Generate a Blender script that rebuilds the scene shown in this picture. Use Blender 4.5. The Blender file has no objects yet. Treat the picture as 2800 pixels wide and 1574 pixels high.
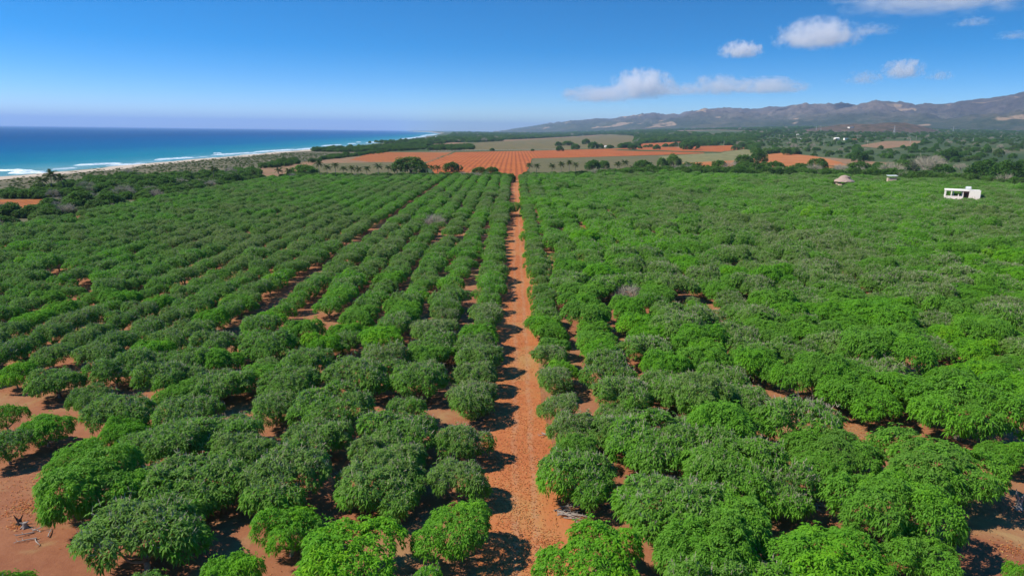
import bpy, math, random
import numpy as np
from mathutils import Vector, Matrix, Euler, noise as mnoise

# ------------------------------------------------------------------ camera, sky, sun, exposure
SC = bpy.context.scene
COL = SC.collection
R = math.radians
CAM_H = 30.0
FPX, PW, PH = 1900.0, 2800.0, 1574.0
PITCH, ROLL = R(12.68), R(0.72)

cam_d = bpy.data.cameras.new('camera')
cam_d.sensor_width = 36.0
cam_d.lens = FPX / PW * 36.0
cam_d.clip_start, cam_d.clip_end = 0.5, 200000.0
cam = bpy.data.objects.new('camera', cam_d)
COL.objects.link(cam)
CAM_M = Euler((math.pi / 2 - PITCH, 0, 0)).to_matrix() @ Matrix.Rotation(ROLL, 3, 'Z')
cam.matrix_world = Matrix.Translation((0, 0, CAM_H)) @ CAM_M.to_4x4()
SC.camera = cam

SUN_EL, SUN_AZ = R(46), R(-97)          # azimuth clockwise from +Y: over the sea, a little behind the camera
world = bpy.data.worlds.new('World')
SC.world = world
world.use_nodes = True
wn, wl = world.node_tree.nodes, world.node_tree.links
sky = wn.new('ShaderNodeTexSky')
sky.sky_type = 'NISHITA'
sky.sun_disc = False
sky.sun_elevation = SUN_EL
sky.sun_rotation = SUN_AZ % (2 * math.pi)
sky.altitude = 0
sky.air_density, sky.dust_density, sky.ozone_density = 1.0, 0.05, 1.2
# the air is very clear: the blue deepens quickly above the horizon
tco = wn.new('ShaderNodeTexCoord'); vm = wn.new('ShaderNodeVectorMath'); vm.operation = 'MULTIPLY'; vm.inputs[1].default_value = (1, 1, 3.2)
wl.new(tco.outputs['Generated'], vm.inputs[0]); wl.new(vm.outputs[0], sky.inputs[0])
hs = wn.new('ShaderNodeHueSaturation'); hs.inputs['Saturation'].default_value = 1.6; hs.inputs['Hue'].default_value = 0.5
wl.new(sky.outputs[0], hs.inputs['Color']); wl.new(hs.outputs[0], wn['Background'].inputs[0])
wn['Background'].inputs[1].default_value = 0.108

sun_d = bpy.data.lights.new('sun', 'SUN')
sun_d.energy, sun_d.angle, sun_d.color = 3.9, R(0.53), (1.0, 0.935, 0.83)
sun = bpy.data.objects.new('sun', sun_d)
COL.objects.link(sun)
sun_dir = Vector((math.sin(SUN_AZ) * math.cos(SUN_EL), math.cos(SUN_AZ) * math.cos(SUN_EL), math.sin(SUN_EL)))
sun.rotation_euler = sun_dir.to_track_quat('Z', 'Y').to_euler()

vs = SC.view_settings
vs.view_transform, vs.look, vs.exposure, vs.gamma = 'Standard', 'None', 0.85, 1.0
vs.use_curve_mapping = False
SC.cycles.max_bounces = 8
SC.cycles.diffuse_bounces = 2
SC.cycles.glossy_bounces = 2
SC.cycles.transmission_bounces = 3
SC.cycles.volume_bounces = 8
SC.cycles.transparent_max_bounces = 6
SC.cycles.use_denoising = True
SC.cycles.denoiser = 'OPENIMAGEDENOISE'
SC.cycles.adaptive_threshold = .013
SC.cycles.pixel_filter_type = 'BLACKMAN_HARRIS'

# ------------------------------------------------------------------ helpers
def ray(px, py):
    d = CAM_M @ Vector(((px - PW / 2) / FPX, -(py - PH / 2) / FPX, -1.0))
    return d

def gp(px, py, z=0.0):
    """point of the horizontal plane at height z under a place in the photograph"""
    d = ray(px, py)
    t = (z - CAM_H) / d.z
    return Vector((d.x * t, d.y * t, z))

def proj(x, y, z):
    c = CAM_M.transposed() @ Vector((x, y, z - CAM_H))
    if c.z > -1: return None
    return (PW / 2 + FPX * c.x / -c.z, PH / 2 - FPX * c.y / -c.z, -c.z)

def proj_np(P):
    M = np.array(CAM_M)
    c = (P - np.array([0, 0, CAM_H])) @ M
    d = np.maximum(-c[:, 2], 1e-3)
    return np.stack([PW / 2 + FPX * c[:, 0] / d, PH / 2 - FPX * c[:, 1] / d, -c[:, 2]], 1)

def tag(o, label=None, cat=None, group=None, kind=None):
    if label: o['label'] = label
    if cat: o['category'] = cat
    if group: o['group'] = group
    if kind: o['kind'] = kind
    return o

def link(name, data, parent=None, loc=None):
    o = bpy.data.objects.new(name, data)
    COL.objects.link(o)
    if parent: o.parent = parent
    if loc is not None: o.location = loc
    return o

def mesh_np(name, V, faces, mats=(), fmat=None, attrs=None, smooth=False):
    """faces: list of (n,k) int arrays"""
    me = bpy.data.meshes.new(name)
    V = np.asarray(V, dtype=np.float32)
    me.vertices.add(len(V)); me.vertices.foreach_set('co', V.ravel())
    faces = [np.asarray(f, dtype=np.int32) for f in faces if len(f)]
    if faces:
        li = np.concatenate([f.ravel() for f in faces])
        tot = np.concatenate([np.full(len(f), f.shape[1], np.int32) for f in faces])
        st = np.concatenate([[0], np.cumsum(tot)[:-1]]).astype(np.int32)
        me.loops.add(len(li)); me.loops.foreach_set('vertex_index', li)
        me.polygons.add(len(tot)); me.polygons.foreach_set('loop_start', st); me.polygons.foreach_set('loop_total', tot)
        if fmat is not None: me.polygons.foreach_set('material_index', np.asarray(fmat, np.int32))
        me.polygons.foreach_set('use_smooth', np.full(len(tot), smooth, bool))
    for m in mats: me.materials.append(m)
    me.update(calc_edges=True)
    if attrs:
        for k, a in attrs.items():
            a = np.asarray(a, np.float32)
            if a.ndim == 2:
                at = me.attributes.new(k, 'FLOAT_VECTOR', 'POINT'); at.data.foreach_set('vector', a.ravel())
            else:
                at = me.attributes.new(k, 'FLOAT', 'POINT'); at.data.foreach_set('value', a)
    return me

class MB:
    """collects boxes, tubes and sheets into one mesh"""
    def __init__(s): s.v = []; s.f = {3: [], 4: []}; s.n = 0
    def add(s, V, F):
        V = np.asarray(V, float); F = np.asarray(F, int)
        s.v.append(V); s.f[F.shape[1]].append(F + s.n); s.n += len(V)
    def box(s, x0, x1, y0, y1, z0, z1):
        V = [(x, y, z) for x in (x0, x1) for y in (y0, y1) for z in (z0, z1)]
        s.add(V, [(0, 1, 3, 2), (4, 6, 7, 5), (0, 4, 5, 1), (2, 3, 7, 6), (0, 2, 6, 4), (1, 5, 7, 3)])
    def tube(s, pts, rad, k=6):
        pts = np.asarray(pts, float); n = len(pts); V = []
        for i in range(n):
            d = pts[min(i + 1, n - 1)] - pts[max(i - 1, 0)]
            d /= np.linalg.norm(d) + 1e-9
            a = np.cross(d, (0, 0, 1) if abs(d[2]) < .9 else (1, 0, 0)); a /= np.linalg.norm(a); b = np.cross(d, a)
            for j in range(k):
                t = 2 * math.pi * j / k
                V.append(pts[i] + rad[i] * (math.cos(t) * a + math.sin(t) * b))
        F = [(i * k + j, i * k + (j + 1) % k, (i + 1) * k + (j + 1) % k, (i + 1) * k + j) for i in range(n - 1) for j in range(k)]
        V.append(pts[-1]); V.append(pts[0]); m = len(V) - 2
        s.add(V, F)
        s.f[3].append(np.array([((n - 1) * k + j, (n - 1) * k + (j + 1) % k, m) for j in range(k)]
                               + [((j + 1) % k, j, m + 1) for j in range(k)]) + s.n - len(V))
    def mesh(s, name, mat, smooth=False):
        F = [np.concatenate(s.f[k]) for k in (3, 4) if s.f[k]]
        return mesh_np(name, np.concatenate(s.v), F, [mat], smooth=smooth)
    def build(s, name, mat, parent=None, loc=None, smooth=False):
        return link(name, s.mesh(name, mat, smooth), parent, loc)

# ------------------------------------------------------------------ materials
class NT:
    def __init__(s, name):
        s.m = bpy.data.materials.new(name); s.m.use_nodes = True
        s.n, s.l = s.m.node_tree.nodes, s.m.node_tree.links
        s.p = s.n['Principled BSDF']; s.out = s.n['Material Output']
        s.p.inputs['Roughness'].default_value = .9
        s.p.inputs['Specular IOR Level'].default_value = .15
    def node(s, t, **kw):
        n = s.n.new(t)
        for k, v in kw.items(): setattr(n, k, v)
        return n
    def link(s, a, b): s.l.new(a, b)
    def coord(s, which='Object', scale=None):
        tc = s.node('ShaderNodeTexCoord'); o = tc.outputs[which]
        if scale:
            mp = s.node('ShaderNodeMapping'); mp.inputs['Scale'].default_value = scale
            s.link(o, mp.inputs['Vector']); o = mp.outputs[0]
        return o
    def noise(s, scale, detail=4, rough=.55, vec=None, dist=0):
        n = s.node('ShaderNodeTexNoise'); n.inputs['Scale'].default_value = scale
        n.inputs['Detail'].default_value = detail; n.inputs['Roughness'].default_value = rough; n.inputs['Distortion'].default_value = dist
        if vec is not None: s.link(vec, n.inputs['Vector'])
        return n.outputs['Fac']
    def ramp(s, fac, stops):
        r = s.node('ShaderNodeValToRGB'); e = r.color_ramp.elements
        while len(e) > 1: e.remove(e[-1])
        for i, (p, c) in enumerate(stops):
            el = e[0] if i == 0 else e.new(p)
            el.position = p; el.color = (*c, 1) if len(c) == 3 else c
        s.link(fac, r.inputs[0]); return r.outputs[0]
    def mix(s, fac, a, b, blend='MIX'):
        m = s.node('ShaderNodeMix', data_type='RGBA', blend_type=blend)
        for sock, v in ((m.inputs[0], fac), (m.inputs[6], a), (m.inputs[7], b)):
            if hasattr(v, 'default_value') or hasattr(v, 'is_linked'): s.link(v, sock)
            elif isinstance(v, (int, float)): sock.default_value = v
            else: sock.default_value = (*v, 1)
        return m.outputs[2]
    def math(s, op, a, b=None, clamp=False):
        m = s.node('ShaderNodeMath', operation=op, use_clamp=clamp)
        for i, v in enumerate((a, b)):
            if v is None: continue
            if isinstance(v, (int, float)): m.inputs[i].default_value = v
            else: s.link(v, m.inputs[i])
        return m.outputs[0]
    def maprange(s, v, a, b, c=0., d=1.):
        m = s.node('ShaderNodeMapRange'); s.link(v, m.inputs[0])
        for i, x in enumerate((a, b, c, d)): m.inputs[i + 1].default_value = x
        return m.outputs[0]
    def attr(s, name, typ='GEOMETRY', out='Fac'):
        a = s.node('ShaderNodeAttribute', attribute_type=typ, attribute_name=name); return a.outputs[out]
    def bump(s, h, strength=.5, dist=.1):
        b = s.node('ShaderNodeBump'); b.inputs['Strength'].default_value = strength; b.inputs['Distance'].default_value = dist
        s.link(h, b.inputs['Height']); s.link(b.outputs[0], s.p.inputs['Normal'])
    def color(s, c):
        if isinstance(c, tuple): s.p.inputs['Base Color'].default_value = (*c, 1)
        else: s.link(c, s.p.inputs['Base Color'])

def plain(name, c, rough=.9, var=.25, scale=3.):
    t = NT(name); n = t.noise(scale, 5, .6, t.coord())
    t.color(t.mix(n, tuple(x * (1 - var) for x in c), tuple(x * (1 + var) for x in c)))
    t.p.inputs['Roughness'].default_value = rough
    return t.m

def foliage(name, stops, dull, spread=.5, trans=.3, rough=.5):
    """leaf colour runs over stops by the tree's own vigour and each spray's own tone; dull = colour of weathered sprays"""
    t = NT(name)
    vig = t.attr('vigour', 'INSTANCER')
    tone = t.attr('tone')
    f = t.math('ADD', t.math('MULTIPLY', tone, spread), t.math('MULTIPLY', vig, 1 - spread), True)
    c = t.ramp(f, stops)
    dry = t.attr('dry', 'INSTANCER')
    dr = t.math('MULTIPLY', dry, t.maprange(t.attr('tone2'), .2, .9), True)
    c = t.mix(dr, c, dull)
    t.color(c)
    t.p.inputs['Roughness'].default_value = rough
    t.p.inputs['Specular IOR Level'].default_value = .09
    tr = t.node('ShaderNodeBsdfTranslucent')
    t.link(t.mix(1.0, c, (1.0, 1.15, .45), 'MULTIPLY'), tr.inputs[0])
    mx = t.node('ShaderNodeMixShader'); mx.inputs[0].default_value = trans
    t.link(t.p.outputs[0], mx.inputs[1]); t.link(tr.outputs[0], mx.inputs[2]); t.link(mx.outputs[0], t.out.inputs[0])
    return t.m

M_MANGO = foliage('mango_leaf', [(0, (.066, .16, .018)), (.35, (.108, .26, .026)), (.6, (.118, .315, .02)), (.82, (.16, .385, .016)), (1, (.25, .45, .02))], (.205, .27, .085), .50, .40)
M_BUSH = foliage('bush_leaf', [(0, (.03, .075, .014)), (.4, (.075, .165, .026)), (.75, (.12, .25, .036)), (1, (.19, .32, .05))], (.24, .22, .12), .5, .38)
M_PALM = foliage('palm_leaf', [(0, (.03, .055, .014)), (.5, (.06, .095, .025)), (1, (.16, .17, .05))], (.2, .17, .08), .6, .25, .4)
M_BARK = plain('bark', (.24, .185, .145), .95, .4, 6.)
M_TWIG = plain('dry_twig', (.36, .315, .24), .95, .2, 3.)
M_PBARK = plain('palm_bark', (.21, .18, .15), .9, .3, 5.)
M_DEAD = plain('weathered_wood', (.30, .255, .22), .9, .35, 4.)

# ------------------------------------------------------------------ setting: coast, land, fields
SEA_Z = -4.0
shore_px = [(166, 475), (414, 451), (700, 425), (849, 412), (976, 401), (1059, 390), (1114, 383), (1170, 375.5), (1211, 366.5), (1172, 361.5), (1120, 359.6)]
sp = [gp(*p, SEA_Z) for p in shore_px]
SY = np.array([-600, 0] + [p.y for p in sp] + [60000.]); SX = np.array([sp[0].x + 25, sp[0].x + 8] + [p.x for p in sp] + [-9000.])
def shore(y): return np.interp(y, SY, SX)

def fbm(x, y, s, o=4):
    return mnoise.fractal((x * s, y * s, 3.7), 1.0, 2.0, o)

def land_h(x, y):
    """gentle rise of the plain towards the hills"""
    a = min(max((y - 1150) / 4200, 0), 1.4)
    b = min(max((x / max(y, 1) + .02) / .55, 0), 1)
    b = b * b * (3 - 2 * b)
    h = a * (6 + 78 * b)
    c = min(max((x - 330) / 500, 0), 1.2) * min(max((y - 250) / 500, 0), 1)
    return h + 10 * c

def ground_sheet():
    ys = np.concatenate([np.linspace(-300, 1200, 31), np.geomspace(1260, 60000, 40)])
    us = np.concatenate([[0, 15, 40, 90], np.geomspace(160, 60000, 60)])
    V = []
    for y in ys:
        s = float(shore(y)) + 24
        for u in us:
            x = s + u
            V.append((x, y, land_h(x, y) if y > 0 else 0.0))
    n, m = len(ys), len(us)
    F = [(i * m + j, i * m + j + 1, (i + 1) * m + j + 1, (i + 1) * m + j) for i in range(n - 1) for j in range(m - 1)]
    t = NT('plain_ground')
    co = t.coord()
    a = t.noise(.004, 6, .6, co); b = t.noise(.05, 5, .6, co)
    c = t.ramp(t.math('ADD', t.math('MULTIPLY', a, .7), t.math('MULTIPLY', b, .3)),
               [(.38, (.035, .062, .016)), (.54, (.06, .085, .026)), (.62, (.11, .105, .045)), (.72, (.22, .13, .06))])
    t.color(c)
    o = link('ground', mesh_np('ground', V, [F], [t.m], smooth=True)); tag(o, kind='structure')

def beach():
    ys = np.concatenate([np.arange(-300, 2500, 12.), np.geomspace(2520, 40000, 60)])
    prof = [(-40, -7.5), (-14, -4.6), (0, -4.0), (7, -2.9), (15, -1.2), (22, -.1), (28, .22), (40, .1), (50, -.3)]
    V = []
    for y in ys:
        s = float(shore(y)); w = 4 * fbm(1., y, .02)
        k = 1 + max(0, min((y - 2500) / 6000, 1)) * 1.5
        for i, (u, z) in enumerate(prof):
            V.append((s + u * k + w * (0 if i < 4 else 1.6), y, z))
    m = len(prof)
    F = [(i * m + j, i * m + j + 1, (i + 1) * m + j + 1, (i + 1) * m + j) for i in range(len(ys) - 1) for j in range(m - 1)]
    t = NT('beach_sand'); co = t.coord()
    z = t.node('ShaderNodeSeparateXYZ'); t.link(co, z.inputs[0])
    wet = t.maprange(z.outputs[2], -4.1, -3.1)
    dry = t.mix(t.noise(.06, 5, .6, co), (.42, .34, .255), (.50, .41, .315))
    t.color(t.mix(wet, (.25, .20, .16), dry))
    tag(link('beach', mesh_np('beach', V, [F], [t.m], smooth=True)), kind='structure')

def sea():
    ys = np.concatenate([np.arange(-900, 2500, 25.), np.geomspace(2540, 60000, 70)])
    us = [-2, 6, 16, 30, 50, 80, 120, 180, 260, 380, 560, 850, 1300, 2200, 4000, 9000, 25000, 70000]
    V, A = [], []
    for y in ys:
        s = float(shore(y))
        for u in us:
            V.append((s - u, y, SEA_Z)); A.append(u)
    m = len(us)
    F = [(i * m + j, (i + 1) * m + j, (i + 1) * m + j + 1, i * m + j + 1) for i in range(len(ys) - 1) for j in range(m - 1)]
    t = NT('sea_water'); co = t.coord()
    off = t.attr('offshore')
    n = t.noise(.006, 5, .6, t.coord('Object', (1, .35, 1)))
    f = t.math('ADD', t.math('DIVIDE', off, 1000.), t.math('MULTIPLY', t.math('SUBTRACT', n, .5), .22))
    c = t.ramp(f, [(0, (.14, .25, .25)), (.05, (.06, .22, .27)), (.13, (.012, .165, .235)), (.30, (.003, .10, .215)), (.6, (.001, .072, .20)), (1, (.001, .055, .165))])
    fo = t.noise(.05, 6, .7, t.coord('Object', (1.6, .22, 1)), 1.2)      # broken foam left behind by the surf
    near = t.maprange(off, 70, 5)
    fm = t.math('MULTIPLY', t.maprange(fo, .53, .64), near, True)
    c = t.mix(fm, c, (.75, .8, .82))
    t.color(c)
    t.p.inputs['Roughness'].default_value = .4
    t.p.inputs['Specular IOR Level'].default_value = .01
    h = t.math('ADD', t.noise(.25, 5, .65, t.coord('Object', (1, .5, 1))), t.math('MULTIPLY', t.noise(.03, 4, .6, t.coord('Object', (1, .4, 1))), 2.))
    t.bump(h, .9, 1.6)
    tag(link('sea', mesh_np('sea', V, [F], [t.m], attrs={'offshore': A}, smooth=True)), kind='structure')

def surf():
    """breakers: low rounded ridges of foam along the shore"""
    rng = random.Random(4)
    bars = [(-20, 95, 467, 467, 5), (20, 128, 474.5, 472, 6), (200, 338, 453, 447, 5), (288, 410, 453.5, 447.5, 4), (240, 292, 464, 460, 3),
            (420, 531, 438, 431, 5), (475, 523, 442.5, 439, 3), (582, 606, 420, 419, 4), (575, 702, 425, 417.5, 5), (640, 716, 427, 420, 3),
            (690, 806, 417, 409, 6), (800, 868, 411, 405, 6), (742, 800, 417, 413, 3), (876, 934, 400, 396, 6), (950, 974, 394, 393, 6), (900, 960, 404, 400, 4),
            (975, 986, 389.5, 389, 6), (1000, 1050, 391, 387, 8), (1092, 1140, 381, 377, 10), (1120, 1165, 378.5, 373, 10), (1040, 1085, 389.5, 384, 7), (1150, 1195, 372, 368, 16),
            (140, 210, 464, 459, 2.2), (330, 420, 458.5, 450.5, 2.2), (540, 600, 436, 430.5, 2.2)]
    b = MB()
    for (x0, x1, y0, y1, w) in bars:
        p, q = gp(x0, y0, SEA_Z), gp(x1, y1, SEA_Z)
        L = (q - p).length; n = max(10, int(L / 3.5)); d = (q - p) / L; nn = Vector((d.y, -d.x, 0))
        V = []
        for i in range(n + 1):
            t = i / n
            env = min(1, 5 * t, 5 * (1 - t)) ** .5
            wob = 1.6 * mnoise.noise((x0 * .3, t * L * .045, 0)) * (w / 5)
            ww = .75 * w * env * (.55 + .75 * (mnoise.noise((x0 * 1.7, t * L * .11, 2)) + .5)) + .15
            h = .22 * w * env * (.7 + .6 * (mnoise.noise((x0, t * L * .2, 5)) + .5)) + .05
            c = p + d * (t * L) + nn * wob
            for k, (u, z) in enumerate([(-.6, -.1), (-.42, .35), (-.1, 1.0), (.15, .8), (.35, .3), (.8, .05), (1.3, -.05)]):
                jit = .3 * mnoise.noise((t * L * .4, k, x0))
                V.append(c + nn * ((u + jit * .5) * ww) + Vector((0, 0, z * h)))
        m = 7
        b.add([tuple(v) for v in V], [(i * m + j, i * m + j + 1, (i + 1) * m + j + 1, (i + 1) * m + j) for i in range(n) for j in range(m - 1)])
    t = NT('surf_foam'); co = t.coord()
    t.color(t.mix(t.maprange(t.noise(.5, 5, .7, co), .35, .6), (.45, .62, .68), (.86, .88, .88)))
    o = b.build('surf', t.m, smooth=True); tag(o, 'white breakers rolling in along the sandy shore', 'surf', kind='stuff')

FIELDS = []
def poly_sheet(name, px, mat, z, sub=9., zfun=None):
    """field outlined by the places of its corners, laid as a fine sheet"""
    P = [gp(x, y, 0) for x, y in px]
    FIELDS.append(np.array([(p.x, p.y) for p in P]))
    return ground_poly(name, [(p.x, p.y) for p in P], mat, z)

def ground_poly(name, P, mat, z):
    import bmesh
    bm = bmesh.new()
    # roughen the outline a little so that it does not read as ruled
    out = []
    n = len(P)
    for i in range(n):
        a, b = Vector(P[i]), Vector(P[(i + 1) % n]); L = (b - a).length
        k = max(1, min(40, int(L / 12)))
        for j in range(k):
            p = a.lerp(b, j / k)
            s = min(3.0, L * .03)
            out.append((p.x + s * mnoise.noise((p.x * .05, p.y * .05, 1.)), p.y + s * mnoise.noise((p.x * .05, p.y * .05, 9.))))
    vs_ = [bm.verts.new((x, y, max(0, land_h(x, y)) + z)) for x, y in out]
    f = bm.faces.new(vs_)
    bmesh.ops.triangulate(bm, faces=[f])
    bm.normal_update()
    for f in bm.faces:
        if f.normal.z < 0: f.normal_flip()
    me = bpy.data.meshes.new(name); bm.to_mesh(me); bm.free(); me.materials.append(mat)
    o = link(name, me); tag(o, kind='structure'); return o

def soil(name, a, b, c, row=None, fine=.8, grass=None, ruts=()):
    t = NT(name); co = t.coord()
    n1, n2, n3 = t.noise(.035, 5, .6, co), t.noise(fine, 6, .65, co), t.noise(6., 4, .7, co)
    f = t.math('ADD', t.math('MULTIPLY', n1, .55), t.math('ADD', t.math('MULTIPLY', n2, .3), t.math('MULTIPLY', n3, .15)))
    col = t.ramp(f, [(.36, a), (.5, b), (.63, c)])
    if grass:
        g = t.maprange(t.noise(.09, 5, .65, co, .6), .52, .66)
        col = t.mix(g, col, grass)
    h = t.math('ADD', n2, t.math('MULTIPLY', n3, .5))
    if row:
        w = t.node('ShaderNodeTexWave', wave_type='BANDS', bands_direction='X'); w.inputs['Scale'].default_value = .314 / row
        w.inputs['Distortion'].default_value = 1.8; w.inputs['Detail'].default_value = 3; w.inputs['Detail Scale'].default_value = .6
        t.link(co, w.inputs['Vector'])
        dash = t.noise(.22, 4, .7, co)
        k = t.math('MULTIPLY', t.maprange(w.outputs['Fac'], .45, .8), t.maprange(dash, .35, .5), True)
        col = t.mix(t.math('MULTIPLY', k, .55), col, tuple(x * .42 for x in a))
        h = t.math('ADD', h, w.outputs['Fac'])
    if ruts:
        sx = t.node('ShaderNodeSeparateXYZ'); t.link(co, sx.inputs[0]); wob = t.math('MULTIPLY', t.noise(.06, 2, .5, co), 1.2)
        for rx in ruts:
            dd = t.math('ABSOLUTE', t.math('SUBTRACT', t.math('ADD', sx.outputs[0], wob), rx + .6))
            k = t.math('MULTIPLY', t.maprange(dd, .42, .12), t.maprange(t.noise(.5, 4, .7, co), .35, .6), True)
            col = t.mix(t.math('MULTIPLY', k, .6), col, (.36, .20, .11))
    t.color(col); t.bump(h, .6, .12)
    return t.m

RED = ((.24, .075, .04), (.36, .125, .06), (.43, .18, .09))
M_ORCH = soil('orchard_soil', (.20, .07, .033), (.265, .108, .052), (.315, .152, .072), grass=(.30, .185, .082))
M_TRACK = soil('track_soil', (.31, .088, .030), (.39, .13, .045), (.42, .175, .066), grass=(.36, .19, .068), ruts=(.5, 2.1))
M_PLOUGH = soil('ploughed_soil', (.29, .07, .014), (.38, .105, .022), (.42, .14, .034), row=4.5)
M_PLOUGH2 = soil('stubble_soil', (.27, .08, .02), (.34, .11, .028), (.36, .145, .04), row=4.)
M_RAW = soil('bare_red_soil', (.31, .10, .028), (.38, .135, .04), (.38, .165, .06))
M_TAN = soil('dry_field', (.20, .108, .055), (.25, .14, .076), (.23, .16, .076), grass=(.13, .125, .047))
M_OLIVE = soil('olive_pasture', (.085, .082, .032), (.118, .106, .044), (.15, .125, .055))
M_YELLOW = soil('dry_grass_field', (.13, .13, .046), (.19, .175, .07), (.22, .19, .085), grass=(.10, .108, .035))
M_PAST = soil('rough_pasture', (.085, .085, .03), (.14, .115, .045), (.20, .125, .058), grass=(.09, .10, .03))
M_DUNE = soil('dune_scrub_ground', (.09, .083, .045), (.13, .115, .064), (.19, .155, .09), grass=(.062, .073, .027))
M_ROAD = soil('dirt_road', (.35, .25, .17), (.40, .30, .20), (.42, .33, .23))

def fields():
    ground_poly('orchard_ground', [(-152, -60), (330, -60), (345, 330), (310, 420), (260, 492), (180, 500), (60, 486), (0, 464), (-152, 424)], M_ORCH, .02)
    ground_poly('track', [(-3.0, -30), (5.0, -30), (4.6, 60), (4.4, 160), (4.2, 300), (4.4, 462), (-2.6, 462), (-2.6, 300), (-2.5, 160), (-2.8, 60)], M_TRACK, .035)
    # strip of dunes between beach and farmland
    yy = [-250, 0, 250, 500, 900, 1400, 2200, 3200]
    ground_poly('dune_strip', [(float(shore(y)) + 38, y) for y in yy] + [(-330, 3200), (-330, 2200), (-250, 1400), (-200, 900), (-175, 600), (-152, 430), (-152, -250)], M_DUNE, .03)
    poly_sheet('field', [(700, 487), (712, 458), (850, 441), (1000, 425.5), (1080, 416.5), (1240, 415), (1170, 444), (1010, 444), (860, 462), (760, 487)], M_TAN, .05)
    poly_sheet('field', [(1005, 421), (1060, 416.2), (1235, 417.5), (1168, 442.5), (1010, 443), (955, 437)], M_PLOUGH2, .07)
    poly_sheet('field', [(860, 447), (1000, 444.5), (1170, 446), (1135, 490), (840, 490)], M_OLIVE, .08)
    poly_sheet('field', [(1160, 449), (1246, 416.5), (1530, 410.8), (1800, 405.5), (2000, 407), (2042, 412.5), (1900, 421), (1700, 427), (1560, 431), (1457, 433), (1443, 455), (1420, 492), (1215, 492)], M_PLOUGH, .10)
    poly_sheet('field', [(1459, 433.4), (1560, 431.4), (1700, 427.4), (1850, 424), (1850, 450), (1860, 492), (1424, 492), (1446, 455)], M_OLIVE, .09)
    poly_sheet('field', [(1800, 428), (1900, 421.5), (2044, 413), (2070, 424), (2040, 440), (1860, 448)], M_YELLOW, .11)
    poly_sheet('field', [(1845, 470), (1868, 446), (1990, 440), (2040, 438), (2095, 424), (2135, 421.5), (2230, 431), (2300, 446), (2320, 456), (2150, 474), (1880, 480)], M_RAW, .13)
    poly_sheet('field', [(2235, 432), (2330, 440), (2425, 450), (2420, 460), (2300, 452)], M_TAN, .12)
    poly_sheet('field', [(-60, 546), (170, 545), (262, 549), (280, 552), (180, 562), (110, 578), (60, 588), (-60, 592)], M_PLOUGH2, .06)
    poly_sheet('field', [(1180, 413), (1180, 397), (1400, 386), (1560, 379), (1668, 377), (1735, 383), (1735, 404), (1530, 409.5)], M_PAST, .05)
    poly_sheet('field', [(1150, 398), (1240, 390.5), (1300, 393), (1220, 400)], M_TAN, .08)
    poly_sheet('field', [(1400, 398), (1410, 391), (1470, 390), (1490, 395), (1455, 401)], M_RAW, .09)
    poly_sheet('field', [(1340, 386), (1400, 383.5), (1560, 378), (1665, 376.4), (1560, 381.5), (1400, 389)], M_TAN, .10)
    poly_sheet('field', [(1530, 408.5), (1600, 396), (1735, 388), (1735, 403.5)], M_YELLOW, .11)
    poly_sheet('field', [(1745, 405), (1752, 397.5), (1862, 397.5), (1868, 404.5)], M_PLOUGH, .09)
    poly_sheet('field', [(1790, 377.5), (1870, 376.5), (1965, 379), (2090, 386.5), (2050, 389), (1960, 391), (1900, 385)], M_TAN, .10)
    poly_sheet('field', [(2335, 415), (2420, 409.5), (2520, 411), (2500, 417), (2420, 420)], M_TAN, .12)
    poly_sheet('farm_road', [(1735, 404.5), (1741, 404.5), (1753, 388), (1750.5, 388)], M_ROAD, .15)

ground_sheet(); beach(); sea(); surf(); fields()

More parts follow.
